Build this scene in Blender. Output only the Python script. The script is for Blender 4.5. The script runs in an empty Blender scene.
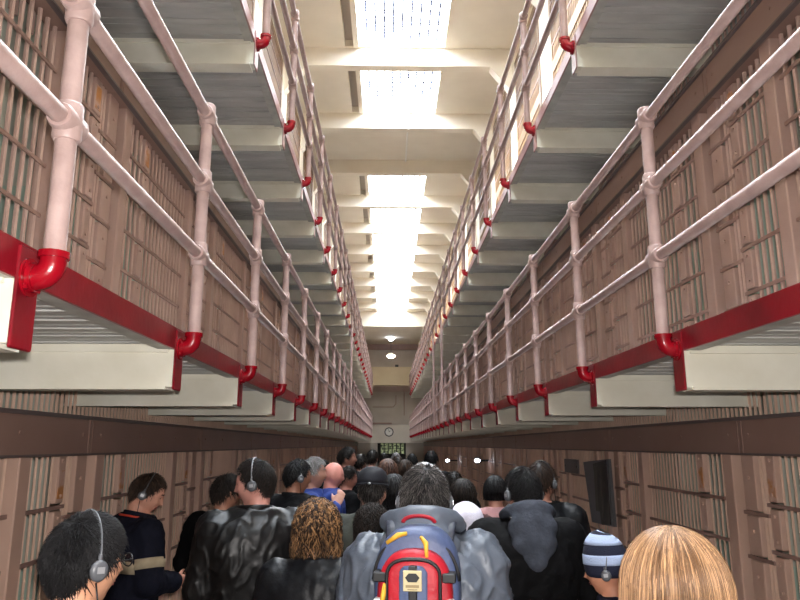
import bpy, math, random
from mathutils import Vector, Matrix, Euler, noise
random.seed(7)
SC = bpy.context.scene
COL = SC.collection
PI = math.pi
R = math.radians

# ------------------------------------------------------------------ helpers
def lin(c):
    c = c / 255.0
    return c / 12.92 if c <= 0.04045 else ((c + 0.055) / 1.055) ** 2.4

def rgb(t):
    return (lin(t[0]), lin(t[1]), lin(t[2]), 1)

def mat(name, c, rough=0.6, c2=None, scale=8.0, bump=0.0, bscale=40.0, metal=0.0, island=None, sheen=0.0, stretch=None, spec=None, mixlo=0.35, mixhi=0.7, detail=4):
    m = bpy.data.materials.new(name)
    m.use_nodes = True
    nt = m.node_tree
    b = nt.nodes['Principled BSDF']
    b.inputs['Base Color'].default_value = rgb(c)
    b.inputs['Roughness'].default_value = rough
    b.inputs['Metallic'].default_value = metal
    if spec is not None:
        b.inputs['Specular IOR Level'].default_value = spec
    if sheen:
        b.inputs['Sheen Weight'].default_value = sheen
    tc = nt.nodes.new('ShaderNodeTexCoord')
    mp = nt.nodes.new('ShaderNodeMapping')
    nt.links.new(tc.outputs['Object'], mp.inputs['Vector'])
    if stretch:
        mp.inputs['Scale'].default_value = stretch
    if c2:
        cr = nt.nodes.new('ShaderNodeValToRGB')
        cr.color_ramp.elements[0].color = rgb(c)
        cr.color_ramp.elements[1].color = rgb(c2)
        cr.color_ramp.elements[0].position = mixlo
        cr.color_ramp.elements[1].position = mixhi
        if island:
            g = nt.nodes.new('ShaderNodeNewGeometry')
            cr.color_ramp.elements[0].position = 0.4
            cr.color_ramp.elements[1].position = 1.0
            nt.links.new(g.outputs['Random Per Island'], cr.inputs['Fac'])
        else:
            nz = nt.nodes.new('ShaderNodeTexNoise')
            nz.inputs['Scale'].default_value = scale
            nz.inputs['Detail'].default_value = detail
            nt.links.new(mp.outputs['Vector'], nz.inputs['Vector'])
            nt.links.new(nz.outputs['Fac'], cr.inputs['Fac'])
        nt.links.new(cr.outputs['Color'], b.inputs['Base Color'])
    if bump:
        nb = nt.nodes.new('ShaderNodeTexNoise')
        nb.inputs['Scale'].default_value = bscale
        nb.inputs['Detail'].default_value = 5
        nt.links.new(mp.outputs['Vector'], nb.inputs['Vector'])
        bp = nt.nodes.new('ShaderNodeBump')
        bp.inputs['Strength'].default_value = bump
        bp.inputs['Distance'].default_value = 0.01
        nt.links.new(nb.outputs['Fac'], bp.inputs['Height'])
        nt.links.new(bp.outputs['Normal'], b.inputs['Normal'])
    return m

def emis(name, c, strength):
    m = bpy.data.materials.new(name)
    m.use_nodes = True
    nt = m.node_tree
    b = nt.nodes['Principled BSDF']
    b.inputs['Base Color'].default_value = rgb(c)
    b.inputs['Emission Color'].default_value = rgb(c)
    b.inputs['Emission Strength'].default_value = strength
    return m

class MB:
    def __init__(s):
        s.v = []; s.f = []
    def add(s, v, f):
        o = len(s.v)
        s.v += [tuple(p) for p in v]
        s.f += [tuple(i + o for i in q) for q in f]
        return s
    def box(s, x0, x1, y0, y1, z0, z1):
        if x0 > x1: x0, x1 = x1, x0
        if y0 > y1: y0, y1 = y1, y0
        if z0 > z1: z0, z1 = z1, z0
        v = [(x0,y0,z0),(x1,y0,z0),(x1,y1,z0),(x0,y1,z0),(x0,y0,z1),(x1,y0,z1),(x1,y1,z1),(x0,y1,z1)]
        return s.add(v, [(3,2,1,0),(4,5,6,7),(0,1,5,4),(1,2,6,5),(2,3,7,6),(3,0,4,7)])
    def bbox(s, x0, x1, y0, y1, z0, z1, b=0.006):
        # box with chamfered vertical/horizontal edges (chamfer on all three axes, by convex rings)
        v = []; f = []
        n = 8
        def ring(z, i):
            a, c = x0 + i, x1 - i
            d, e = y0 + i, y1 - i
            q = b
            return [(a+q,d,z),(c-q,d,z),(c,d+q,z),(c,e-q,z),(c-q,e,z),(a+q,e,z),(a,e-q,z),(a,d+q,z)]
        rs = [ring(z0, b), ring(z0+b, 0), ring(z1-b, 0), ring(z1, b)]
        for r in rs: v += r
        for k in range(3):
            for i in range(n):
                j = (i+1) % n
                f.append((k*n+i, k*n+j, (k+1)*n+j, (k+1)*n+i))
        f.append(tuple(reversed(range(n))))
        f.append(tuple(range(3*n, 4*n)))
        return s.add(v, f)
    def tube(s, pts, r, n=10, cap=True, rx=None):
        # tube through pts; r is a number or list
        pts = [Vector(p) for p in pts]
        if not isinstance(r, (list, tuple)): r = [r]*len(pts)
        v = []; f = []
        up = None
        for i, p in enumerate(pts):
            if i == 0: d = pts[1]-pts[0]
            elif i == len(pts)-1: d = pts[-1]-pts[-2]
            else: d = (pts[i+1]-pts[i]).normalized() + (pts[i]-pts[i-1]).normalized()
            d.normalize()
            if up is None:
                up = Vector((0,0,1)) if abs(d.z) < 0.9 else Vector((0,1,0))
            a = d.cross(up)
            if a.length < 1e-6: a = d.cross(Vector((1,0,0)))
            a.normalize()
            b = a.cross(d).normalized()
            up = b
            rr = r[i]
            ra, rb = (rr if isinstance(rr, tuple) else (rr, rr))
            for k in range(n):
                t = 2*PI*k/n
                v.append(p + a*ra*math.cos(t) + b*rb*math.sin(t))
        m = len(pts)
        for i in range(m-1):
            for k in range(n):
                j = (k+1) % n
                f.append((i*n+k, (i+1)*n+k, (i+1)*n+j, i*n+j))
        if cap:
            f.append(tuple(range(n)))
            f.append(tuple(reversed(range((m-1)*n, m*n))))
        return s.add(v, f)
    def capsule(s, p, q, r0, r1, n=12, flat=None):
        p, q = Vector(p), Vector(q)
        d = (q-p)
        L = d.length or 1e-6
        d = d / L
        pts = []; rs = []
        for k in range(4):
            a = PI/2*(1-k/4)
            pts.append(p - d*r0*math.sin(a)); rs.append(max(r0*math.cos(a), r0*0.08))
        pts.append(p); rs.append(r0)
        pts.append(q); rs.append(r1)
        for k in range(1, 5):
            a = PI/2*k/4
            pts.append(q + d*r1*math.sin(a)); rs.append(max(r1*math.cos(a), r1*0.08))
        return s.tube(pts, rs, n)
    def ellipsoid(s, c, rx, ry, rz, nu=16, nv=10, M=None):
        v = []; f = []
        c = Vector(c)
        for i in range(nv+1):
            t = PI*(i+0.0)/nv
            t = min(max(t, 0.03), PI-0.03)
            for k in range(nu):
                a = 2*PI*k/nu
                p = Vector((rx*math.sin(t)*math.cos(a), ry*math.sin(t)*math.sin(a), rz*math.cos(t)))
                if M is not None: p = M @ p
                v.append(c + p)
        for i in range(nv):
            for k in range(nu):
                j = (k+1) % nu
                f.append((i*nu+k, (i+1)*nu+k, (i+1)*nu+j, i*nu+j))
        f.append(tuple(reversed(range(nu)))); f.append(tuple(range(nv*nu, (nv+1)*nu)))
        return s.add(v, f)
    def loft(s, rings, cap=True, closed=True):
        n = len(rings[0]); v = []; f = []
        for r in rings: v += r
        for i in range(len(rings)-1):
            for k in range(n if closed else n-1):
                j = (k+1) % n
                f.append((i*n+k, i*n+j, (i+1)*n+j, (i+1)*n+k))
        if cap:
            f.append(tuple(reversed(range(n)))); f.append(tuple(range((len(rings)-1)*n, len(rings)*n)))
        return s.add(v, f)
    def xform(s, M):
        s.v = [tuple(M @ Vector(p)) for p in s.v]
        return s
    def mesh(s, name, m=None, smooth=False):
        me = bpy.data.meshes.new(name)
        me.from_pydata(s.v, [], s.f)
        if m: me.materials.append(m)
        if smooth:
            me.polygons.foreach_set('use_smooth', [True]*len(me.polygons))
        me.update()
        return me
    def build(s, name, m=None, parent=None, smooth=False, loc=None):
        return link(name, s.mesh(name, m, smooth), parent, loc)

def link(name, me, parent=None, loc=None):
    o = bpy.data.objects.new(name, me)
    COL.objects.link(o)
    if parent is not None: o.parent = parent
    if loc is not None: o.location = loc
    return o

def thing(name, label, cat, loc=(0,0,0), rz=0, group=None, scale=None):
    o = bpy.data.objects.new(name, None)
    COL.objects.link(o)
    o.location = loc; o.rotation_euler = (0,0,rz)
    o.empty_display_size = 0.1
    tag(o, label, cat, group)
    return o

def tag(o, label, cat, group=None):
    o['label'] = label; o['category'] = cat
    if group: o['group'] = group
    return o

def struct(o):
    o['kind'] = 'structure'
    return o

def children_of(o): return [c for c in bpy.data.objects if c.parent == o]

def dup(root, loc, label, kids):
    r = root.copy(); COL.objects.link(r); r.location = loc; r['label'] = label
    for ch, subs in kids:
        c = ch.copy(); COL.objects.link(c); c.parent = r
        for g in subs:
            d = g.copy(); COL.objects.link(d); d.parent = c
    return r

def smooth_angle(me, ang=40):
    me.polygons.foreach_set('use_smooth', [True]*len(me.polygons))
    try:
        me.set_sharp_from_angle(angle=R(ang))
    except Exception:
        pass

ORD = ['first','second','third','fourth','fifth','sixth','seventh','eighth','ninth','tenth','eleventh','twelfth','thirteenth','fourteenth','fifteenth','sixteenth','seventeenth','eighteenth','nineteenth','twentieth','twenty-first','twenty-second']

# ------------------------------------------------------------------ camera
CAM = Vector((0, 0, 1.86))
F = 690.0
PITCH = math.atan(145.0/690.0)
YAW = math.atan(12.5*math.cos(PITCH)/690.0)
cam = bpy.data.cameras.new('camera')
cam.sensor_width = 36.0
cam.lens = F*36.0/800.0
cam.clip_start = 0.02; cam.clip_end = 200
co = bpy.data.objects.new('camera', cam)
COL.objects.link(co)
co.location = CAM
co.rotation_euler = (PI/2+PITCH, 0, -YAW)
SC.camera = co
CM = Euler((PI/2+PITCH, 0, -YAW)).to_matrix()
def at(px, py, D):
    """the point seen at photo pixel (px, py), D metres along the viewing axis"""
    return CAM + CM @ Vector(((px-400)/F*D, (300-py)/F*D, -D))

# ------------------------------------------------------------------ dimensions
END = 42.0
NEAR = -3.0
FZ = [0.0, 2.37, 4.75]                    # tier floor heights
GEND = END-0.95
SIDES = {'L': dict(s=-1, edge=0.95, rail=0.885, hous=1.70, bars=1.80, back=3.3),
         'R': dict(s=1, edge=1.335, rail=1.27, hous=2.05, bars=2.15, back=3.65)}
PY0, PDY = 1.78, 1.35                     # railing posts along the hall
CY0, CDY = 3.46, 2.40                     # cell bays
UY0, UDY = 11.08-3*2.44, 2.44               # third-tier bays, in step with the beams
BZ, SZ = 8.36, 8.70                       # underside of ceiling beams, ceiling slab

# ------------------------------------------------------------------ materials
M_bar = mat('bar_paint', (230,196,174), 0.5, (212,178,156), 3.0, bump=0.15, bscale=60)
M_bar_d = mat('bar_paint_shaded', (164,132,121), 0.5, (140,112,102), 5.0)  # bar paint darkened: the shade on the straps is put into its colour
M_pillar = mat('pillar_paint', (208,174,156), 0.5, (194,160,142), 2.0, bump=0.12, bscale=40)
M_rust = mat('rusty_lock_paint', (204,168,152), 0.55, (196,134,76), 9.0, mixlo=0.48, mixhi=0.6)
M_hous = mat('housing_paint', (146,117,105), 0.42, (134,105,94), 1.5, bump=0.08, bscale=15)
M_hous_edge = mat('housing_edge_paint', (96,84,82), 0.5)
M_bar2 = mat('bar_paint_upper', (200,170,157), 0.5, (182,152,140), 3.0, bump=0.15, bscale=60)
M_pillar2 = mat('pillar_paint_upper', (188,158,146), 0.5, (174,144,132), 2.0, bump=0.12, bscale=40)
M_upper = mat('upper_cell_paint', (128,98,68), 0.5, (112,84,58), 3.0)
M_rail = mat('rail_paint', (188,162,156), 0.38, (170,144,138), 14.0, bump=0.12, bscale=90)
M_rail3 = mat('upper_rail_backlit', (150,124,118), 0.4, (134,110,104), 14.0, bump=0.1, bscale=90)  # rail paint darkened: the backlit look of the top railings is in the colour
M_red = mat('red_paint', (160,8,28), 0.25, (132,6,22), 12.0, bump=0.1, bscale=60)
M_redf = mat('red_fascia_paint', (140,8,28), 0.35, (110,6,22), 5.0, bump=0.12, bscale=30)
M_pinkf = mat('pink_fascia_paint', (168,128,124), 0.4, (150,112,108), 5.0)
M_cream = mat('cream_paint', (238,235,220), 0.5, (224,220,202), 4.0, bump=0.08, bscale=25)
M_deck = mat('grey_deck_paint', (192,192,188), 0.42, (166,166,164), 5.0, bump=0.3, bscale=14, stretch=(0.4,1.6,1))
M_lip = mat('deck_lip_paint', (186,186,178), 0.5, (160,160,154), 10.0)
M_ceil = mat('ceiling_paint', (234,225,208), 0.8, (224,214,196), 1.2)
M_wallw = mat('white_wall_paint', (226,214,194), 0.8, (214,200,178), 1.5)
M_cellw = mat('cell_wall_cream', (206,206,190), 0.7, (190,190,176), 2.0)
M_cellg = mat('cell_wall_mint', (186,206,190), 0.7, (172,194,178), 2.0)
M_celld = mat('cell_wall_tan', (176,148,132), 0.7, (156,130,116), 2.0)
M_floor = mat('polished_concrete', (120,108,100), 0.3, (96,86,80), 1.5, bump=0.05, bscale=20)
M_endg = mat('end_wall_grey', (184,172,158), 0.8, (172,160,146), 1.0)
M_endb = mat('end_wall_beige', (206,190,158), 0.8, (196,178,146), 1.0)
M_endw = mat('end_wall_pale', (226,216,200), 0.8, (214,202,186), 1.0)
M_dark = mat('dark_opening', (30,27,26), 0.8)
M_black = mat('black_plastic', (22,22,24), 0.35)
M_grey = mat('grey_plastic', (92,94,98), 0.35)
M_silver = mat('silver_plastic', (176,178,182), 0.3, metal=0.4)
M_white = mat('white_face', (235,232,222), 0.5)

# ------------------------------------------------------------------ the hall shell
def build_shell():
    xl, xr = -SIDES['L']['back'], SIDES['R']['back']
    b = MB(); b.box(xl-0.2, xr+0.2, NEAR, END+3.0, -0.2, 0.0)
    struct(b.build('floor', M_floor))
    # back walls of the cells, one mesh a side, plus the partitions between the cells
    for key, nm in (('L', 'wall_left'), ('R', 'wall_right')):
        d = SIDES[key]; s = d['s']
        w = MB(); w.box(s*d['back'], s*(d['back']+0.2), NEAR, END, 0, SZ+1.0)
        root = struct(w.build(nm, M_cellw))
        for t in range(3):
            g = MB(); g.box(s*(d['back']-0.012), s*(d['back']+0.001), NEAR, END, FZ[t], FZ[t]+1.15)
            struct(g.build(nm+'_dado', M_cellg, root))
            p = MB(); pg = MB()
            y = CY0 - 3*CDY
            while y < END:
                if y > NEAR:
                    for yy, ww in ((y, 0.10), (y+0.89, 0.08)):
                        p.box(s*(d['bars']+0.26), s*(d['back']), yy-ww/2, yy+ww/2, FZ[t]+1.15, FZ[t]+2.26)
                        pg.box(s*(d['bars']+0.26), s*(d['back']), yy-ww/2, yy+ww/2, FZ[t], FZ[t]+1.15)
                y += CDY
            struct(p.build(nm+'_partition_panel', M_cellw, root))
            struct(pg.build(nm+'_partition_dado', M_cellg, root))
            f = MB(); f.box(s*(d['bars']+0.26), s*d['back'], NEAR, END, FZ[t]+2.26, FZ[t]+2.38)
            struct(f.build(nm+'_slab', M_cellw, root))
        # upper wall over the third tier, with the white piers between the bays
        u = MB(); z0, z1 = 8.32, SZ+0.05
        u.box(s*(d['bars']+0.10), s*(d['bars']+0.3), NEAR, END, z0, z1)
        struct(u.build(nm+'_upper_panel', M_wallw, root))
        u = MB(); u.box(s*(d['bars']+0.10), s*(d['bars']+0.3), NEAR-2, UY0+0.31, FZ[2], 8.35)
        struct(u.build(nm+'_pier_panel', M_wallw, root))
        y = UY0
        while y < END-0.2:
            u = MB(); u.box(s*(d['bars']+0.02), s*(d['bars']+0.3), y-0.30, y+0.30, FZ[2], 8.35)
            struct(u.build(nm+'_pier_panel', M_wallw, root))
            y += UDY
    # ceiling slab with the skylight wells, and the beams with their haunches
    ys = [11.0 + 2.44*k for k in range(-5, 11)]        # beams
    cl = MB()
    wl, wr = -0.53, 0.98
    x0, x1 = -SIDES['L']['bars']-0.3, SIDES['R']['bars']+0.3
    bays = []
    for k in range(len(ys)-1):
        a, b2 = ys[k], ys[k+1]
        if abs(a-13.44) < 0.1:
            cl.box(x0, x1, a, b2, SZ, SZ+0.15)
            continue
        g0, g1 = a+0.24, b2-0.06
        cl.box(x0, wl-0.24, a, b2, SZ, SZ+0.15)
        cl.box(wr, x1, a, b2, SZ, SZ+0.15)
        cl.box(wl-0.24, wr, a, g0, SZ, SZ+0.15)
        cl.box(wl-0.24, wr, g1, b2, SZ, SZ+0.15)
        bays.append((g0, g1))
    cl.box(x0, x1, ys[0]-4, ys[0], SZ, SZ+0.15)
    # flat lower soffit at the clock end
    cl.box(x0, x1, ys[-1], END+3, 7.90, SZ+0.15)
    ceil = struct(cl.build('ceiling', M_ceil))
    bl, br_ = -SIDES['L']['bars']-0.05, SIDES['R']['bars']+0.05
    for y in ys[:-1]:
        bm = MB()
        prof = [(bl-0.25, BZ-0.55), (bl, BZ-0.55), (bl+0.42, BZ), (br_-0.42, BZ), (br_, BZ-0.55), (br_+0.25, BZ-0.55), (br_+0.25, SZ+0.02), (bl-0.25, SZ+0.02)]
        bm.loft([[(x, y-0.02, z) for x, z in prof], [(x, y+0.17, z) for x, z in prof]])
        struct(bm.build('ceiling_beam', M_ceil, ceil))
    bm = MB(); bm.tube([(0.42, 13.6, SZ-0.03), (0.42, 15.9, SZ-0.03)], 0.02, 8); bm.tube([(0.42, 13.42, BZ-0.02), (0.42, 13.42, SZ)], 0.02, 8)
    struct(bm.build('ceiling_conduit_trim', M_white, ceil))
    # skylights
    pane = bpy.data.materials.new('skylight_glass')
    pane.use_nodes = True
    nt = pane.node_tree
    nt.nodes.remove(nt.nodes['Principled BSDF'])
    out = nt.nodes['Material Output']
    em = nt.nodes.new('ShaderNodeEmission'); em.inputs['Color'].default_value = (0.90, 0.95, 1.0, 1); em.inputs['Strength'].default_value = SKY
    tr = nt.nodes.new('ShaderNodeBsdfTransparent'); tr.inputs['Color'].default_value = (0.8, 0.85, 0.9, 1)
    ad = nt.nodes.new('ShaderNodeAddShader')
    nt.links.new(em.outputs[0], ad.inputs[0]); nt.links.new(tr.outputs[0], ad.inputs[1])
    nt.links.new(ad.outputs[0], out.inputs['Surface'])
    M_mull = mat('skylight_bar', (128,140,176), 0.6)
    M_well = mat('skylight_well_shade', (176,164,150), 0.8)  # ceiling tone darkened, shade of the turned-away reveal painted in
    for i, (g0, g1) in enumerate(bays):
        w = MB()
        w.box(wl-0.09, wl, g0, g1, SZ-0.03, SZ+0.14)
        w.box(wr, wr+0.03, g0, g1, SZ-0.01, SZ+0.14)
        root = struct(w.build('window_%d' % (i+1), M_ceil))
        lw = MB(); lw.box(wl-0.26, wl-0.08, g0, g1, SZ+0.13, SZ+0.15)
        struct(lw.build('window_reveal', M_well, root))
        mu = MB(); n = 10
        for k in range(1, n):
            x = wl + (wr-wl)*k/n
            mu.box(x-0.018, x+0.018, g0, g1, SZ+0.085, SZ+0.099)
        m2 = 12
        for k in range(1, m2):
            y = g0 + (g1-g0)*k/m2
            mu.box(wl, wr, y-0.005, y+0.005, SZ+0.087, SZ+0.097)
        struct(mu.build('window_sash_bars', M_mull, root))
        pn = MB(); pn.box(wl, wr, g0, g1, SZ+0.10, SZ+0.11)
        struct(pn.build('window_pane', pane, root))
    # the clock end
    e = MB()
    e.box(-3.5, 3.9, END, END+0.3, 2.05, 9)
    e.box(-3.5, -0.6, END, END+0.3, 0, 2.05); e.box(1.1, 3.9, END, END+0.3, 0, 2.05)
    we = struct(e.build('wall_end', M_endg))
    b = MB(); b.box(-3.3, 3.6, END-0.9, END, 5.33, 6.42)
    struct(b.build('wall_end_band_panel', M_endb, we))
    b = MB(); b.box(-3.3, 3.6, END-0.05, END, 1.98, 3.05)
    struct(b.build('wall_end_lower_panel', M_endw, we))
    b = MB(); b.box(-3.3, 3.6, END-0.12, END, 7.55, 7.9)
    struct(b.build('wall_end_top_strip', M_hous, we))
    b = MB()
    for k in range(60):
        x = -1.5+k*0.065
        b.box(x, x+0.022, END-0.85, END-0.8, 4.95, 5.36)
    struct(b.build('wall_end_grille', M_bar_d, we))
    b = MB(); b.box(-1.0, 0.25, END-0.12, END, 3.08, 3.17)
    b.tube([(-0.9,END-0.03,4.1),(0.35,END-0.03,4.1),(0.5,END-0.03,4.3),(0.5,END-0.03,4.8)], 0.02)
    b.tube([(1.0,END-0.03,3.6),(1.0,END-0.03,5.2)], 0.025)
    struct(b.build('wall_end_conduit_trim', M_hous, we))
    b = MB()
    b.box(-0.75, 1.25, END+0.6, END+0.7, 0, 2.2)
    struct(b.build('wall_end_passage', M_dark, we))
    # the barred gate with daylight greenery beyond
    mg = bpy.data.materials.new('daylit_greenery'); mg.use_nodes = True
    nt = mg.node_tree; bb = nt.nodes['Principled BSDF']
    nz = nt.nodes.new('ShaderNodeTexNoise'); nz.inputs['Scale'].default_value = 9
    cr = nt.nodes.new('ShaderNodeValToRGB')
    cr.color_ramp.elements[0].color = rgb((50,60,45)); cr.color_ramp.elements[0].position = 0.4
    cr.color_ramp.elements[1].color = rgb((190,200,150)); cr.color_ramp.elements[1].position = 0.65
    nt.links.new(nz.outputs['Fac'], cr.inputs['Fac'])
    nt.links.new(cr.outputs['Color'], bb.inputs['Base Color']); nt.links.new(cr.outputs['Color'], bb.inputs['Emission Color'])
    bb.inputs['Emission Strength'].default_value = 0.35
    b = MB(); b.box(-0.4, 1.0, END+0.5, END+0.52, 1.35, 1.95)
    wg = struct(b.build('window_end', mg))
    b = MB()
    for k in range(7):
        x = -0.45+k*0.245
        b.box(x-0.03, x+0.03, END+0.42, END+0.46, 1.3, 2.0)
    b.box(-0.5, 1.05, END+0.42, END+0.47, 1.27, 1.35)
    struct(b.build('window_frame', M_dark, wg))

SKY = 16.0
build_shell()

# ------------------------------------------------------------------ galleries and railings
def side_words(k):
    return 'the picture-board side' if k == 'R' else 'the leather-jacket side'
TW = ['ground', 'second', 'third']

def elbow_mesh(s):
    """red pipe elbow from a flange on the bracket end out and up into a post; local origin on the post axis at deck level"""
    b = MB()
    g = 0.065
    zc = -0.080
    # flange disc on the plate (plate plane at x = s*g)
    b.tube([(s*(g+0.004), 0, zc), (s*(g-0.012), 0, zc)], 0.052, 16)
    for a in range(4):
        t = PI/4 + a*PI/2
        b.tube([(s*(g-0.004), 0.04*math.cos(t), zc+0.04*math.sin(t)), (s*(g-0.022), 0.04*math.cos(t), zc+0.04*math.sin(t))], 0.009, 6)
    pts = [(s*g, 0, zc), (s*0.045, 0, zc)]
    for k in range(0, 7):
        a = PI/2*k/6
        pts.append((s*(0.042-0.042*math.sin(a)), 0, zc+0.042-0.042*math.cos(a)))
    pts.append((0, 0, zc+0.066))
    b.tube(pts, 0.034, 14)
    b.tube([(0, 0, zc+0.052), (0, 0, zc+0.070)], 0.040, 14)
    b.tube([(s*(g-0.013), 0, zc), (s*(g-0.026), 0, zc)], 0.040, 14)
    return b

RH = [0.36, 0.72, 1.065]
def build_railing(key, t):
    d = SIDES[key]; s = d['s']
    lab = {('L',1): 'pink pipe railing on red elbows above the man in the leather jacket',
           ('R',1): 'pink pipe railing on red elbows above the picture board and blonde woman',
           ('L',2): 'topmost pipe railing of the gallery high over the leather-jacket man',
           ('R',2): 'topmost pipe railing of the gallery high over the picture board'}[(key, t)]
    root = thing('gallery_railing', lab, 'railing', (s*d['rail'], 0, FZ[t]), 0, None)
    p = MB(); p.tube([(0,0,-0.04),(0,0,RH[2]+0.0)], 0.0285, 14)
    for h in RH:
        p.tube([(0,0,h-0.055),(0,0,h-0.048),(0,0,h+0.048),(0,0,h+0.055)], [0.034,0.038,0.038,0.034], 14)
        p.tube([(0,-0.055,h),(0,-0.048,h),(0,0.048,h),(0,0.055,h)], [0.034,0.038,0.038,0.034], 14)
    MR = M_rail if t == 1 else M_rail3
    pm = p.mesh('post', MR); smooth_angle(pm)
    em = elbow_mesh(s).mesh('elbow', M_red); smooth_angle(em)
    k = 0
    y = PY0 - PDY
    while y < GEND-0.3:
        po = link('post', pm, root, (0, y, 0))
        eo = link('elbow', em, po)
        eo['label'] = 'red pipe elbow'
        y += PDY
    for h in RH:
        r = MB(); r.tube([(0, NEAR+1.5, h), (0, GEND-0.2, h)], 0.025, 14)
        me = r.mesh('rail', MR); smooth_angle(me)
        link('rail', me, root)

def build_walkway(key, t):
    d = SIDES[key]; s = d['s']
    lab = {('L',1): 'second-tier gallery walkway with red edge over the leather-jacket man',
           ('R',1): 'second-tier gallery walkway with red edge over the picture board',
           ('L',2): 'third-tier gallery walkway with pink edge high over the leather-jacket man',
           ('R',2): 'third-tier gallery walkway with pink edge high over the picture board'}[(key, t)]
    root = thing('gallery_walkway', lab, 'walkway', (0, 0, FZ[t]))
    e, wl = d['edge'], d['bars']+0.24
    dk = MB()
    dk.box(s*(e-0.003+0.012), s*wl, NEAR, GEND, -0.05, 0)
    y = NEAR
    while y < GEND:
        dk.box(s*(e+0.045), s*wl, y+0.006, y+0.174, -0.068, -0.045)
        dk.box(s*(e+0.045), s*wl, y+0.06, y+0.085, -0.074, -0.06)
        y += 0.18
    dk.build('deck', M_deck, root)
    f = MB(); f.box(s*e, s*(e+0.012), NEAR, GEND, -0.092, 0.006)
    f.build('fascia', M_redf if t == 1 else M_pinkf, root)
    l = MB(); l.box(s*(e+0.012), s*(e+0.075), NEAR, GEND, -0.092, -0.078)
    l.build('edge_angle', M_lip, root)
    # bracket beams
    b = MB()
    h = 0.27
    x0, x1 = s*(e+0.004), s*wl
    b.box(x0, x1, -0.045, 0.045, -h+0.012, -0.05)
    b.box(s*(e+0.03), x1, -0.06, 0.06, -h, -h+0.014)
    b.box(s*(e+0.03), x1, -0.06, 0.06, -0.105, -0.085)
    bme = b.mesh('bracket', M_cream)
    pl = MB(); pl.bbox(s*(e-0.006) if s > 0 else -(e+0.004), s*(e+0.004) if s > 0 else -(e-0.006), -0.055, 0.055, -h, -0.002, 0.004)
    pme = pl.mesh('end_plate', M_redf if t == 1 else M_pinkf)
    y = PY0 - 2*PDY
    while y < GEND-0.3:
        bo = link('bracket', bme, root, (0, y, 0))
        po = link('end_plate', pme, bo)
        po['label'] = 'red end plate' if t == 1 else 'pink end plate'
        y += PDY

for key in 'LR':
    for t in (1, 2):
        build_walkway(key, t)
        build_railing(key, t)

# thin vertical pipes that run between the galleries
for (key, yy, lab) in (('L', 15.6, 'thin vertical pipe between the galleries high behind the leather-jacket man'),
                       ('R', 15.45, 'nearer thin vertical pipe between the galleries on the picture-board side'),
                       ('R', 18.2, 'farther thin vertical pipe between the galleries on the picture-board side')):
    d = SIDES[key]
    p = MB(); x = d['s']*(d['rail']-0.06)
    p.tube([(x, yy, FZ[1]+0.0), (x, yy, FZ[2]-0.1)], 0.026, 12)
    me = p.mesh('support_pole', M_rail); smooth_angle(me)
    o = link('support_pole', me); tag(o, lab, 'pole')
    c = MB()
    for z in (FZ[1]+RH[0], FZ[1]+RH[2]):
        c.box(x-0.03, x+d['s']*0.05, yy-0.02, yy+0.02, z-0.015, z+0.015)
    c.build('clamp', M_rail, o)

# ------------------------------------------------------------------ cell fronts
def bars(b, y0, y1, n, z0, z1, r=0.0115, x=0.0):
    for k in range(n):
        y = y0 + (y1-y0)*k/max(n-1, 1)
        b.tube([(x, y, z0), (x, y, z1)], r, 6)

def straps(b, y0, y1, zs, x=-0.014):
    for z in zs:
        b.box(x-0.005, x+0.007, y0, y1, z-0.010, z+0.010)

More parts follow.
